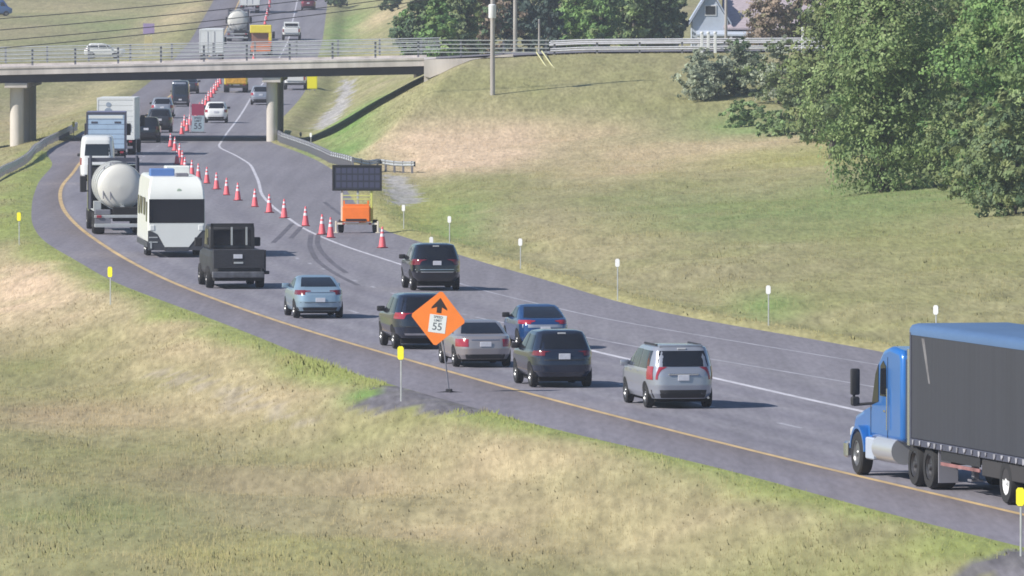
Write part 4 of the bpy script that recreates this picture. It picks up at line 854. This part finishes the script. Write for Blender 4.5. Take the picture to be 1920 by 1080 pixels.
# black work pickup behind the camper
pk = car_root('pickup_truck', 446, 542, 'black work pickup with a headache rack and high white plate behind the camper', 'pickup')
LOWP = Body([(.5,.1,6.1,.94),(.62,.05,6.2,1.0),(.95,.02,6.25,1.02),(1.2,.02,6.2,1.02),(1.32,.04,6.0,1.0),(1.42,.06,5.0,.99),(1.46,.08,4.9,.98)], 9)
M_BLKM = mat('worn_black_paint', (.035,.036,.045), .5, var=.25, vscale=1.6)
LOWP.mesh().build('body', M_BLKM, pk, 30)
cb = MB().prism([(2.55,1.44),(5.05,1.44),(4.55,2.05),(4.2,2.32),(3.9,2.38),(2.75,2.38),(2.6,2.28)], 'x', -.88, .88).build('cab', M_BLKM, pk, 20)
bv = cb.modifiers.new('bevel', 'BEVEL'); bv.width = .06; bv.segments = 2
MB().box(-.74, .74, 2.53, 2.545, 1.62, 2.18).build('rear_window', M_CGLASS, cb, 0)
for sg in (-1, 1):
    MB().prism([(2.85,1.6),(3.6,1.6),(3.6,2.2),(2.9,2.2)], 'x', sg*.876, sg*.892).build('side_window', M_CGLASS, cb, 0)
    MB().prism([(3.7,1.6),(4.6,1.6),(4.25,2.2),(3.7,2.2)], 'x', sg*.876, sg*.892).build('side_window', M_CGLASS, cb, 0)
    MB().box(min(sg*1.0, sg*1.28), max(sg*1.0, sg*1.28), 4.5, 4.62, 1.5, 1.85, .03).build('side_mirror', M_BLACKP, pk, 0)
    wheel(pk, sg*.96, 1.35, .42, .30, M_DRIM); wheel(pk, sg*.93, 5.1, .42, .28, M_DRIM)
    MB().box(sg*.86-.07, sg*.86+.07, -.03, .06, .98, 1.3, .02).build('tail_light', M_DRED, pk, 0)
    MB().box(sg*.78-.05, sg*.78+.05, 2.42, 2.5, 1.46, 2.44).build('rack_post', M_BLACKP, pk, 0)
    MB().cyl((sg*.62, -.08, .56), (sg*.62, -.02, .56), .09, .09, 14).build('reversing_lamp', M_LAMPW, pk, 0)
MB().box(-.83, .83, 2.42, 2.5, 2.3, 2.44).build('rack_bar', M_BLACKP, pk, 0)
for x in (-.02, .55): MB().box(x-.035, x+.035, 2.40, 2.46, 1.6, 2.3).build('rack_upright', M_GALV, pk, 0)
MB().box(-.95, 1.02, -.06, .015, .78, 1.5, .02).build('tailgate', mat('black_mesh_tailgate', (.03,.031,.04), .6, var=.35, vscale=9, stretch=(1,1,6)), pk, 0)
MB().box(-.17, .17, -.09, -.062, 1.16, 1.32, .004).build('license_plate', M_PLATE, pk, 0)
MB().box(-.16, .2, -.085, -.062, .96, 1.03, .004).build('gate_handle', M_GALV, pk, 0)
MB().box(-1.0, 1.0, -.22, -.02, .42, .66, .03).build('rear_bumper', mat('dull_chrome', (.14,.145,.165), .5, metal=.4, var=.4, vscale=3), pk, 0)
MB().box(-.9, .9, -.1, 5.9, .3, .5).build('underbody', M_UNDER, pk, 0)
MB().box(1.03, 1.09, .1, .16, .62, 1.48).box(1.0, 1.22, .04, .2, .55, .68, .02).build('stake_post', M_BLACKP, pk, 0)
# white pickup on the far road (its tail towards us), second one under the bridge
def pickup(px, py, pm, label, cap=False):
    o = car_root('pickup_truck', px, py, label, 'pickup')
    LOWP.mesh(10, 40).build('body', pm, o, 30)
    c = MB().prism([(2.55,1.44),(5.05,1.44),(4.55,1.95),(4.3,2.0),(2.75,2.0),(2.6,1.94)], 'x', -.86, .86).build('cab', pm, o, 20)
    MB().box(-.72, .72, 2.53, 2.545, 1.55, 1.85).build('rear_window', M_CGLASS, c, 0)
    for sg in (-1, 1):
        MB().prism([(2.85,1.52),(4.65,1.52),(4.35,1.9),(2.9,1.9)], 'x', sg*.856, sg*.868).build('side_window', M_CGLASS, c, 0)
        wheel(o, sg*.93, 1.3, .40, .28); wheel(o, sg*.93, 5.1, .40, .28)
        MB().box(sg*.9-.07, sg*.9+.07, -.02, .06, .95, 1.3, .02).build('tail_light', M_RED, o, 0)
    MB().box(-.80, .80, -.03, .02, .86, 1.38, .01).build('tailgate', pm, o, 0)
    MB().box(-.97, .97, -.18, .0, .46, .68, .03).build('rear_bumper', M_BLACKP, o, 0)
    MB().box(-.82, .82, .15, 2.3, 1.40, 1.48).build('bed_cover', M_BLACKP, o, 0)
    return o
pickup(546, 76, P_WHITE, 'white pickup in the right lane of the far road above the bridge rails')
pickup(553, 169, P_WHITE, 'white pickup right of the bridge pier, half under the girder')
far('suv', 639, 12, 'white vehicle at the top right of the far road', 'car', SUVB, P_WHITE)
# white SUV crossing in the far field, seen from the side
p = hit(158, 110); wv = car('suv', 405, 231, 'white SUV seen side on in the far field behind the bridge rails', 'SUV', SUVB, P_WHITE, (1.15,1.56,-.8,.8,-.78,.78), [(1.12,1.52,.62,1.65,.80,1.6),(1.12,1.54,1.75,2.65,1.7,2.35),(1.12,1.5,2.72,3.2,2.42,2.52)], [(.94,1.08,.62,.95)], (.92,.34,.17), (.88,3.52), .35, (.33,.48,M_BLACKP), mir=(2.95,1.06,M_BLACKP))
wv.location = p+Vector((0, 0, .03)); wv.rotation_euler = (0, 0, R(-94))
p = hit(4, 30); bv_ = car('cargo_van', 405, 231, 'blue van at the top left corner of the far field', 'van', TALLVAN, paint('mid_blue_paint', (.06,.14,.36), .2), (1.3,2.2,-.85,.85,-.82,.82), [(1.5,2.1,3.4,4.2,3.4,3.9)], [(.9,1.2,.86,.97)], (.75,.34,.16), (1.0,4.3), .36, (.38,.55,M_BLACKP))
bv_.location = p+Vector((-3.0, 0, .02)); bv_.rotation_euler = (0, 0, R(-80)); bv_.scale = (.8,)*3
# orange crash cushion truck on the far road, and the yellow roller truck under the bridge
M_ORG = mat('work_orange_paint', (.80,.20,.05), .5, var=.08); M_YELB = mat('safety_yellow', (.85,.70,.06), .5, var=.05)
at_ = car_root('shadow_truck', 489, 106, 'orange work truck with a yellow crash cushion raised at its back', 'work truck')
MB().box(-1.1, 1.1, 1.2, 4.8, .7, 1.15, .02).build('flatbed', M_ORG, at_, 0); MB().box(-1.05, 1.05, .5, 1.1, .5, 1.35, .03).build('tail_panel', M_ORG, at_, 0)
cu = MB().box(-1.15, 1.15, .35, 1.1, 2.5, 3.35, .06).build('crash_cushion', M_YELB, at_, 0); MB().box(.85, 1.16, .25, .349, 1.7, 2.495, .02).build('cushion_leg', M_YELB, cu, 0)
MB().box(-.95, .8, .7, .9, 1.4, 2.48, .02).build('arrow_board', mat('brown_orange_board', (.28,.14,.10), .7), at_, 0)
truck_cab(at_, 5.0, 2.1, M_ORG, 2.7); duals(at_, 2.2, .48)
for sg in (-1, 1): wheel(at_, sg*.95, 8.0, .46, .26)
frame_rails(at_, .6, 8.2)
yr_ = car_root('work_truck', 442, 174, 'yellow and orange work truck under the bridge girder beside the cones', 'work truck')
MB().box(-1.05, 1.05, .1, 3.6, .75, 1.5, .03).build('flatbed', M_YELB, yr_, 0); MB().box(-1.05, -.2, .3, 3.2, 1.504, 2.0, .03).build('tool_box', M_ORG, yr_, 0)
M_AMB = mat('amber_panel', (.70,.38,.04), .6, var=.3, vscale=4)
MB().box(-.95, .95, .04, .097, .85, 1.42, .01).build('tailgate', M_AMB, yr_, 0)
MB().box(-1.1, 1.1, -.08, .08, .45, .68, .02).build('rear_bumper', M_BLACKP, yr_, 0)
tail_lamps(yr_, .8, .72, .02)
truck_cab(yr_, 3.75, 2.0, M_YELB, 2.5); duals(yr_, 1.3, .44, w=1.15); frame_rails(yr_, .2, 6.5, .55, .74)
for sg in (-1, 1): wheel(yr_, sg*.9, 6.6, .44, .26)
# ------------------------------------------------------------------ the blue tractor and its dark trailer
HD = math.atan2(-(float(XY(240))-float(XY(220))), 20)+R(2.5); fx, fy = -math.sin(HD), math.cos(HD); rx_, ry_ = math.cos(HD), math.sin(HD)
lx, ly = on_road(1727, 915); O = (lx+rx_*1.22, ly+ry_*1.22, .012)
P_CAB = paint('bright_blue_truck_paint', (.022,.155,.50), .15, .3)
tk = root('truck_tractor', O, HD, 'bright blue conventional truck tractor with tall black mirrors', 'truck')
prof = [(2.25,.95),(2.25,2.95),(2.4,3.15),(3.3,3.22),(3.9,3.12),(4.5,2.75),(4.95,1.95),(5.15,1.35),(5.15,.95)]
cb = MB().prism(prof, 'x', -1.08, 1.08).build('cab', P_CAB, tk, 20); bv = cb.modifiers.new('bevel', 'BEVEL'); bv.width = .12; bv.segments = 3; bv.limit_method = 'ANGLE'; bv.angle_limit = R(50)
hp_ = [(5.1,.95),(5.1,1.78),(6.3,1.62),(7.3,1.40),(7.45,1.2),(7.45,.6),(7.2,.5),(6.75,.9)]
hd_ = MB().prism(hp_, 'x', -.85, .85).build('hood', P_CAB, tk, 20); bv = hd_.modifiers.new('bevel', 'BEVEL'); bv.width = .12; bv.segments = 3; bv.limit_method = 'ANGLE'; bv.angle_limit = R(50)
for sg in (-1, 1):
    MB().prism([(3.55,2.0),(4.15,2.0),(4.10,2.72),(3.85,2.85),(3.6,2.72)], 'x', sg*1.082, sg*1.094).build('side_window', M_CGLASS, cb, 0)
    MB().prism([(4.28,1.85),(4.88,1.75),(4.55,2.5),(4.28,2.75)], 'x', sg*1.082, sg*1.094).build('side_window', M_CGLASS, cb, 0)
    arc = [(6.0+.68*math.cos(t), .52+.68*math.sin(t)) for t in np.linspace(.15, math.pi-.1, 14)]; arc2 = [(6.0+.60*math.cos(t), .52+.60*math.sin(t)) for t in np.linspace(math.pi-.1, .15, 14)]
    fe = MB().prism(arc+arc2, 'x', sg*.70, sg*1.16).build('front_fender', P_CAB, tk, 30)
    MB().prism([(5.1,.95),(5.42,.95),(5.5,1.25),(5.9,1.55),(5.1,1.70)], 'x', sg*.80, sg*1.02).build('cowl', P_CAB, tk, 0)
    MB().box(min(sg*.80, sg*.95), max(sg*.80, sg*.95), 7.0, 7.42, .85, 1.10, .05).build('headlight', M_LAMPW, tk, 0)
    wheel(tk, sg*1.02, 6.0, .52, .30); 
    for y in (.66, -.66): wheel(tk, sg*.93, y, .52, .58, M_DRIM)
    MB().cyl((sg*.86, 2.75, .72), (sg*.86, 4.55, .72), .33, .33, 22).build('fuel_tank', mat('polished_aluminium', (.60,.61,.64), .32, metal=.55), tk, 40)
    MB().box(sg*1.02-.12, sg*1.02+.12, 4.6, 5.3, .42, .95, .03).build('step_box', mat('pale_blue_grey_step', (.40,.45,.55), .5), tk, 0)
    MB().box(min(sg*1.36, sg*1.58), max(sg*1.36, sg*1.58), 4.95, 5.1, 1.98, 2.62, .04, 2).box(min(sg*1.37, sg*1.57), max(sg*1.37, sg*1.57), 4.95, 5.1, 1.72, 1.94, .03).build('side_mirror', M_BLACKP, tk, 30)
    MB().tube([(sg*1.05, 4.9, 1.78), (sg*1.5, 5.02, 1.74), (sg*1.5, 5.02, 2.0)], .035).build('mirror_arm', M_BLACKP, tk, 0)
    MB().cyl((sg*.92, 2.05, .9), (sg*.92, 2.05, 3.2), .075, .075, 14).build('exhaust_stack', M_CHROME, tk, 40)
    MB().box(min(sg*.72, sg*1.2), max(sg*.72, sg*1.2), -1.45, -1.42, .18, .98, .005).build('mud_flap', mat('grey_rubber_flap', (.30,.30,.35), .7), tk, 0)
    MB().box(min(sg*.72, sg*1.2), max(sg*.72, sg*1.2), -1.47, -1.40, .985, 1.03, .005).build('flap_bracket', M_CHROME, tk, 0)
for y, z0, z1 in ((3.46, 1.0, 2.95), (4.98, 1.0, 1.8)): MB().box(-1.086, -1.0801, y, y+.03, z0, z1).box(1.0801, 1.086, y, y+.03, z0, z1).build('door_seam', M_UNDER, cb, 0)
for sg in (-1, 1): MB().tube([(sg*1.13, 3.36, 1.2), (sg*1.13, 3.36, 2.2)], .022).build('grab_handle', M_CHROME, cb, 0); MB().box(sg*1.09-.02, sg*1.09+.02, 3.62, 3.8, 1.62, 1.67, .006).build('door_handle', M_CHROME, cb, 0)
for x in (-.5, -.25, 0, .25, .5): MB().box(x-.06, x+.06, 3.25, 3.33, 3.20, 3.25, .01).build('roof_marker_light', mat('amber_lens', (.7,.3,.03), .3), cb, 0)
MB().box(-.98, .98, 2.17, 2.245, 1.05, 2.95, .01).build('cab_back_panel', mat('dark_cab_back', (.03,.045,.09), .6), tk, 0)
MB().add([(-.95,5.0,1.9),(.95,5.0,1.9),(.9,4.56,2.72),(-.9,4.56,2.72)], [(0,1,2,3)]).build('windshield', M_CGLASS, cb, 0)
frame_rails(tk, -1.5, 6.9, .75, 1.02); MB().lathe([(0,1.02),(.45,1.02),(.5,1.10),(.2,1.14),(0,1.14)], (0,0,0), 'z', 20).build('fifth_wheel', M_UNDER, tk, 40)
MB().box(-1.1, 1.1, 7.2, 7.5, .35, .75, .05).build('front_bumper', M_CHROME, tk, 0)
MB().box(-.9, .9, -1.5, -1.35, .6, .8).build('rear_crossmember', M_UNDER, tk, 0)
tl = root('semi_trailer', O, HD, 'long dark grey tarp covered semi trailer with sky reflection painted blue on its roof behind the blue tractor', 'trailer')
M_TARP = mat('dark_grey_tarp', (.037,.039,.056), .5, var=.07, vscale=.8, stretch=(1,1.2,.06), bump=.3, bscale=2); M_TARPT = mat('sky_tinted_roof_tarp', (.08,.15,.30), .45, var=.08, vscale=.6)  # roof tarp's blue is the sky's reflection put into its base colour
Y0, Y1, WT = .68, -14.4, 1.30
MB().box(-WT, WT, Y1, Y0, 1.14, 3.62, .02).build('side_curtain', M_TARP, tl, 0)
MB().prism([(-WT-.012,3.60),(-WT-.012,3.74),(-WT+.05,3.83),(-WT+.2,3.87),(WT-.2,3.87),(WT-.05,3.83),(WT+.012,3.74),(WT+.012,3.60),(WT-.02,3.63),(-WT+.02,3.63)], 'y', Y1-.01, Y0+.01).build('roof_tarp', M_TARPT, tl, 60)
MB().box(-WT-.015, -WT+.05, Y0-.10, Y0+.015, 1.12, 3.66).box(WT-.05, WT+.015, Y0-.10, Y0+.015, 1.12, 3.66).build('corner_post', M_DKFR, tl, 0)
MB().box(-WT-.02, WT+.02, Y1, Y0, .98, 1.137, .01).build('side_rail', M_DKFR, tl, 0)
rr = random.Random(4)
for i in range(16):
    y = Y0-.3-i*.62-rr.random()*.15; w_ = .10+rr.random()*.16; z_ = 1.0+rr.random()*.05
    MB().prism([(y, 1.12), (y-w_, 1.12), (y-w_*.8, z_+.02), (y-w_*.3, z_-.03), (y-.02, z_)], 'x', -WT-.05, -WT-.022).build('tarp_strap', mat('pale_strap', (.30,.30,.34), .7, var=.4, vscale=3), tl, 0)
MB().prism([(Y0-1.0, 3.55), (Y0-1.25, 3.55), (Y0-1.75, 2.5), (Y0-1.62, 2.5)], 'x', -WT-.006, -WT-.001).build('tarp_streak', mat('pale_tarp_streak', (.17,.165,.18), .7, var=.3, vscale=2), tl, 0)
MB().prism([(Y0-2.4,.97),(Y0-16.1,.97),(Y0-16.1,.75),(Y0-3.6,.75)], 'x', -.5, .5).build('frame_beam', M_UNDER, tl, 0)
for sg in (-1, 1):
    MB().box(sg*.8-.07, sg*.8+.07, -3.3, -3.1, .35, .97, .01).box(sg*.8-.15, sg*.8+.15, -3.35, -3.05, .30, .36, .01).build('landing_gear', M_GALVD, tl, 0)
    MB().box(min(sg*1.24, sg*1.28), max(sg*1.24, sg*1.28), -5.2, -1.9, .62, .70, .005).build('side_guard', mat('red_white_tape', (.28,.13,.13), .5, var=.5, vscale=1.6), tl, 0)
    MB().box(min(sg*1.23, sg*1.27), max(sg*1.23, sg*1.27), -5.2, -1.9, .74, .97, .005).build('side_guard', M_BLACKP, tl, 0)
    for y in (-7.3, -12.0, -13.25): wheel(tl, sg*.98, y, .52, .56, M_WPOST)
MB().box(-1.25, 1.25, -10.9, -5.3, .55, .97, .02).build('underslung_box', mat('dark_underbody_box', (.04,.038,.042), .8), tl, 0)
# ------------------------------------------------------------------ traffic cones
M_CONE = mat('traffic_cone_orange', (.90,.16,.19), .55, var=.06, vscale=6); M_REFL = mat('reflective_white', (.80,.72,.76), .4); M_CBASE = mat('cone_base_rubber', (.25,.05,.06), .8)
def make_cone():
    o = root('traffic_cone', (0, 0, 0), 0, '', 'cone', 'cones closing the lane')
    b = MB(); h_ = .93
    b.lathe([(.17, .04), (.165, .06), (.035, h_), (0, h_+.01)], n=18); b.build('cone_body', M_CONE, o, 40)
    for z0, z1 in ((.50, .63), (.72, .82)):
        f = lambda z: .165-(.13)*(z-.06)/(h_-.06)+.004
        MB().lathe([(f(z0), z0), (f(z1), z1)], n=18).build('reflective_collar', M_REFL, o, 40)
    MB().box(-.19, .19, -.19, .19, 0, .045, .012).build('cone_base', M_CBASE, o, 0)
    return o
NEARC = [((717,465),'traffic cone right of the message board trailer, nearest the black SUV'), ((620,446),'traffic cone standing touching the left wheel of the message board trailer'), ((604,440),'traffic cone second to the left of the message board trailer'),
    ((573,424),'single traffic cone on the white edge line left of the message board'), ((533,409),'traffic cone just right of the place where the white line meets the cone row'), ((505,399),'traffic cone standing on the white edge line'),
    ((478,388),'traffic cone just left of the white edge line'), ((446,376),'fourth traffic cone from the camper roof'), ((425,366),'third traffic cone from the camper roof'), ((406,355),'second traffic cone from the camper roof'), ((388,344),'traffic cone directly right of the camper roof')]
FARC = [(372,337),(360,330),(347,324),(342,310),(332,308),(328,283),(320,276),(337,296),(351,246),(341,252),(346,238)]
ROWC = [(356,235),(362,228),(368,221),(374,213),(380,206),(386,198),(391,190),(396,183),(401,176),(405,170),(409,164),(413,158)]
TOPC = [(476,112),(478,100),(480,90),(484,84),(497,46),(499,38),(501,30),(503,22),(505,14),(506,6)]
cone0 = make_cone(); first = True
allc = [(p, l) for p, l in NEARC]+[(p, 'traffic cone in the tight cluster between the camper and the bridge shadow') for p in FARC]+[(p, 'traffic cone in the dense row leading under the bridge') for p in ROWC]+[(p, 'traffic cone in the row on the far road above the bridge') for p in TOPC]
for (p, lab) in allc:
    c = cone0 if first else copy_tree(cone0); first = False
    X, Y = on_road(*p); c.location = (X, Y, float(rz(Y))+.005); c.rotation_euler = (0, 0, random.uniform(0, 1.5)); c['label'] = lab
    c['group'] = 'cones of the taper beside the camper' if lab in [l for _, l in NEARC] else {'t': 'cones in the cluster'}.get('', 'cones in the cluster' if 'cluster' in lab else ('cones leading under the bridge' if 'dense' in lab else 'cones on the far road'))
# ------------------------------------------------------------------ delineator posts
M_STEELP = mat('delineator_steel', (.40,.42,.42), .6, metal=.2, var=.15); M_YREF = mat('yellow_reflector', (.82,.74,.03), .4)
def delineator(px, py, h_px, m, label, group, w=.10, rh=.36):
    q = hit(px, py); s = F/q.y; h_ = h_px/s
    o = root('delineator', q, R(-24)+random.uniform(-.1, .1), label, 'delineator', group)
    MB().box(-.022, .022, -.012, .012, -.3, h_-.02, .003).build('post', M_STEELP, o, 0)
    MB().prism([(-w, h_-rh+.05), (-w+.04, h_-rh), (w-.04, h_-rh), (w, h_-rh+.05), (w, h_-.05), (w-.04, h_), (-w+.04, h_), (-w, h_-.05)], 'y', -.034, -.013).build('reflector', m, o, 0)
    return o
for (px, py, hp, lab) in [(757,428,44,'white delineator nearest the message board trailer'), (843,455,50,'white delineator behind the black SUV roof'), (976,504,57,'white delineator on the right verge, beyond the black SUV shadow'), (1158,563,78,'white delineator on the right verge above the silver minivan'), (1441,610,75,'white delineator on the right verge left of the semi trailer'), (1755,672,100,'white delineator peeking over the semi trailer roof'), (809,470,26,'short white marker just above the black SUV roof'), (583,275,26,'thin white delineator behind the bend of the guardrail'), (564,262,14,'tiny pale delineator by the right bridge pier')]:
    delineator(px, py, hp, M_WPOST, lab, 'white delineators on the right verge', .085, .30)
for (px, py, hp, lab) in [(36,460,62,'yellow delineator at the left edge of the picture'), (207,572,72,'yellow delineator on the left verge below the tank truck'), (752,752,103,'yellow delineator beside the orange diamond sign'), (1914,1042,128,'yellow delineator in the corner below the semi trailer'), (138,262,34,'thin yellow delineator by the left guardrail under the bridge')]:
    delineator(px, py, hp, M_YREF, lab, 'yellow delineators on the left verge', .095, .38)
# ------------------------------------------------------------------ message board trailer
X, Y = on_road(670, 437); mt = root('message_board_trailer', (X, Y, float(rz(Y))+.01), R(-7), 'dark message board on an orange trailer parked on the right shoulder', 'message board')
M_BOARD = mat('message_board_black', (.030,.033,.050), .45, var=.08); M_BEDGE = mat('board_frame', (.015,.016,.02), .6); M_MOD = mat('unlit_display_module', (.060,.065,.115), .4); M_LIME = mat('lime_yellow_paint', (.62,.66,.18), .5); M_OTR = mat('bright_orange_paint', (.90,.20,.03), .5, var=.07)
bw, z0, z1 = 1.13, 1.98, 3.12
bd = MB().box(-bw, bw, -.06, .10, z0, z1, .02).build('display_board', M_BOARD, mt, 0)
MB().box(-bw-.03, bw+.03, -.09, -.061, z1-.05, z1+.03).box(-bw-.03, bw+.03, -.09, -.061, z0-.03, z0+.05).box(-bw-.03, -bw+.05, -.09, -.061, z0+.05, z1-.05).box(bw-.05, bw+.03, -.09, -.061, z0+.05, z1-.05).build('board_frame', M_BEDGE, bd, 0)
md = MB()
for rI in range(3):
    for cI in range(8):
        x = -bw+.15+cI*.262; z = z0+.12+rI*.33; md.box(x, x+.20, -.066, -.0605, z, z+.25)
md.build('display_modules', M_MOD, bd, 0)
M_CREAM = mat('cream_paint', (.72,.66,.55), .55)
for x, m_ in ((-.72, M_CREAM), (.02, M_GALV), (.66, M_LIME)): MB().box(x-.05, x+.05, -.02, .08, .55, z0-.03, .008).build('mast', m_, mt, 0)
for z in (1.30, 1.55, 1.72): MB().box(-.66, .60, -.04, .0, z, z+.035).build('cross_bar', M_LIME, mt, 0)
MB().box(-.66, .62, -.30, .9, .52, 1.22, .03).build('battery_box', M_OTR, mt, 0)
MB().box(-.5, .46, -.33, -.301, .56, .66, .005).build('vent_grille', M_BEDGE, mt, 0)
MB().box(-.98, .98, -.16, .02, .38, .47, .01).build('axle_beam', M_CREAM, mt, 0)
MB().box(-.62, .58, -.26, -.21, 1.225, 1.34).box(-.62, -.55, -.26, -.21, 1.34, 1.5).box(.50, .58, -.26, -.21, 1.34, 1.5).build('rear_guard', M_OTR, mt, 0)
MB().box(-.05, .05, .9, 2.6, .38, .48, .01).build('tow_bar', M_OTR, mt, 0)
for sg in (-1, 1):
    wheel(mt, sg*.80, .25, .31, .2); MB().box(sg*.98-.04, sg*.98+.04, -.18, -.10, .04, .55, .01).box(sg*.98-.10, sg*.98+.10, -.24, -.04, .0, .04).build('stabiliser_jack', M_CREAM, mt, 0)
    MB().box(sg*.62-.06, sg*.62+.06, -.185, -.161, .39, .46, .005).build('tail_light', M_RED, mt, 0)
# ------------------------------------------------------------------ lettering from strokes (flat paint, extruded text turned to mesh)
def text_mesh(name, s, size, m, par, loc, depth=.004):
    cu = bpy.data.curves.new(name, 'FONT'); cu.body = s; cu.size = size; cu.align_x = 'CENTER'; cu.align_y = 'CENTER'; cu.extrude = depth/2; cu.offset = size*.012
    t = bpy.data.objects.new(name, cu); COL.objects.link(t); dg = bpy.context.evaluated_depsgraph_get(); me = bpy.data.meshes.new_from_object(t.evaluated_get(dg)); bpy.data.objects.remove(t)
    me.materials.clear(); me.materials.append(m); o = bpy.data.objects.new(name, me); COL.objects.link(o); o.parent = par; o.location = loc; o.rotation_euler = (math.pi/2, 0, 0); return o
M_INK = mat('black_sign_ink', (.03,.02,.02), .6); M_DIM = mat('grey_sign_ink', (.16,.18,.20), .6)
# ------------------------------------------------------------------ orange diamond sign
q = hit(842, 742); sg_ = root('road_work_sign', q, R(-9), 'orange diamond sign with an arrow and a white speed limit panel', 'road sign')
M_OSIGN = mat('fluorescent_orange_sheeting', (.95,.24,.035), .5, var=.04); M_SIGNW = mat('white_sign_sheeting', (.76,.80,.80), .45)
s = F/q.y; cz = q.z; c = at_depth(822, 597, q.y-.05); dx = c.x-q.x; zc = c.z-q.z; D = .80
TR = Matrix.Rotation(R(-6), 4, 'Y')
def sd(pts): return [(dx+x*math.cos(R(7))+z*math.sin(R(7))*1.0, zc-x*math.sin(R(7))+z*math.cos(R(7))) for x, z in pts]
r8 = []
for k in range(4):
    a = k*math.pi/2; 
    for t in (-.09, .09): r8.append((D*math.cos(a)*.97+(-math.sin(a))*D*t*.6, D*math.sin(a)*.97+math.cos(a)*D*t*.6))
pl = MB().prism(sd(r8), 'y', -.07, -.05).build('sign_panel', M_OSIGN, sg_, 0)
ar = [(0,.60),(.22,.32),(.235,.26),(.07,.33),(.07,.16),(-.07,.16),(-.07,.33),(-.235,.26),(-.22,.32)]
MB().prism(sd(ar), 'y', -.076, -.0705).build('arrow', M_INK, pl, 0)
MB().prism(sd([(-.25,-.42),(.25,-.42),(.25,.10),(-.25,.10)]), 'y', -.076, -.0705).build('speed_panel', M_SIGNW, pl, 0)
for s_, z_, sz in (('SPEED', .035, .10), ('LIMIT', -.065, .10), ('55', -.25, .30)):
    x_, zz = sd([(0, z_)])[0]; t = text_mesh('lettering', s_, sz, M_DIM, pl, (x_, -.078, zz)); t.rotation_euler = (math.pi/2, R(7), 0)
MB().tube([(dx+.06, .0, zc+.55), (dx+.12, .0, zc-.6), (0, 0, .12)], .022).tube([(dx-.62, -.03, zc+.05), (dx+.62, -.03, zc-.09)], .014).build('mast', M_GALVD, sg_, 0)
MB().box(-.09, .09, -.09, .09, .02, .2, .02).build('stand_base', M_BLACKP, sg_, 0)
for a in (.25, 1.9, 3.4, 5.0): MB().cyl((0, 0, .12), (.95*math.cos(a), .95*math.sin(a), .02), .025).build('stand_leg', M_BLACKP, sg_, 0)
# ------------------------------------------------------------------ speed limit sign in the cone cluster
X, Y = on_road(371, 249); ss = root('speed_limit_sign', (X, Y, float(rz(Y))), 0, 'work zone speed limit sign with a maroon plate among the cones under the bridge', 'road sign')
M_MAR = mat('maroon_sign_plate', (.34,.05,.11), .6, var=.08); M_PALE = mat('pale_blue_sign_sheeting', (.36,.46,.54), .6, var=.06)
MB().box(-.46, .46, -.03, .0, 1.30, 2.15, .005).build('top_plate', M_MAR, ss, 0); p2 = MB().box(-.46, .46, -.03, .0, .10, 1.27, .005).build('speed_plate', M_PALE, ss, 0)
for s_, z_, sz in (('SPEED', 1.10, .22), ('LIMIT', .88, .22), ('55', .48, .62)): text_mesh('lettering', s_, sz, M_DKFR, p2, (0, -.034, z_))
for x in (-.40, .40): MB().box(x-.03, x+.03, .002, .05, 0, 2.15).build('sign_post', M_GALV, ss, 0)
MB().box(-.6, .6, -.25, .3, 0, .04).build('stand_base', M_BLACKP, ss, 0)
MB().box(-.62, -.56, -.03, .0, .05, 2.25).build('edge_post', mat('pale_pink_post', (.70,.50,.58), .6), ss, 0)
# yellow roadside sign under the bridge, route sign in the far field
q = hit(590, 171); ys_ = root('warning_sign', q, 0, 'plain yellow roadside sign under the right end of the bridge girder', 'road sign')
MB().box(-.78, .27, -.03, .0, .25, 1.75, .02).build('sign_panel', M_YREF, ys_, 0); ys_.scale = (.9,)*3
for x in (-.5, .0): MB().box(x-.03, x+.03, .002, .05, -.3, 1.7).build('sign_post', M_GALVD, ys_, 0)
MB().box(-.70, .19, -.036, -.031, .33, 1.67, .01).build('sign_face', mat('bright_yellow_face', (.88,.80,.02), .5), ys_, 0)
q = hit(279, 104); rs = root('route_sign', q, 0, 'small purple route sign on two yellowish posts in the far field', 'road sign'); s = F/q.y
MB().box(-.62, .62, -.03, .0, 40/s, 60/s, .01).build('sign_panel', mat('lilac_sign_panel', (.36,.28,.50), .6), rs, 0)
for x in (-.34, .26): MB().box(x-.07, x+.07, .002, .08, -.3, 60/s).build('sign_post', M_GUY, rs, 0)
MB().box(-.45, .40, -.035, -.004, 14/s, 36/s, .01).build('lower_panel', mat('straw_sign_panel', (.55,.48,.26), .7, var=.1), rs, 0)
# ------------------------------------------------------------------ air
HD_ = 0.00019
if HD_:
    hz_ = MB().box(-900, 900, -60, 6000, -12, 40).build('haze', mat('haze_air', (1,1,1)), smooth=0)
    m = hz_.data.materials[0]; nt = m.node_tree; nt.nodes.clear(); out = nt.nodes.new('ShaderNodeOutputMaterial'); pv = nt.nodes.new('ShaderNodeVolumePrincipled')
    pv.inputs['Color'].default_value = (.80, .84, .95, 1); pv.inputs['Density'].default_value = HD_; pv.inputs['Anisotropy'].default_value = .2
    nt.links.new(pv.outputs[0], out.inputs['Volume']); tag(hz_, kind='stuff')
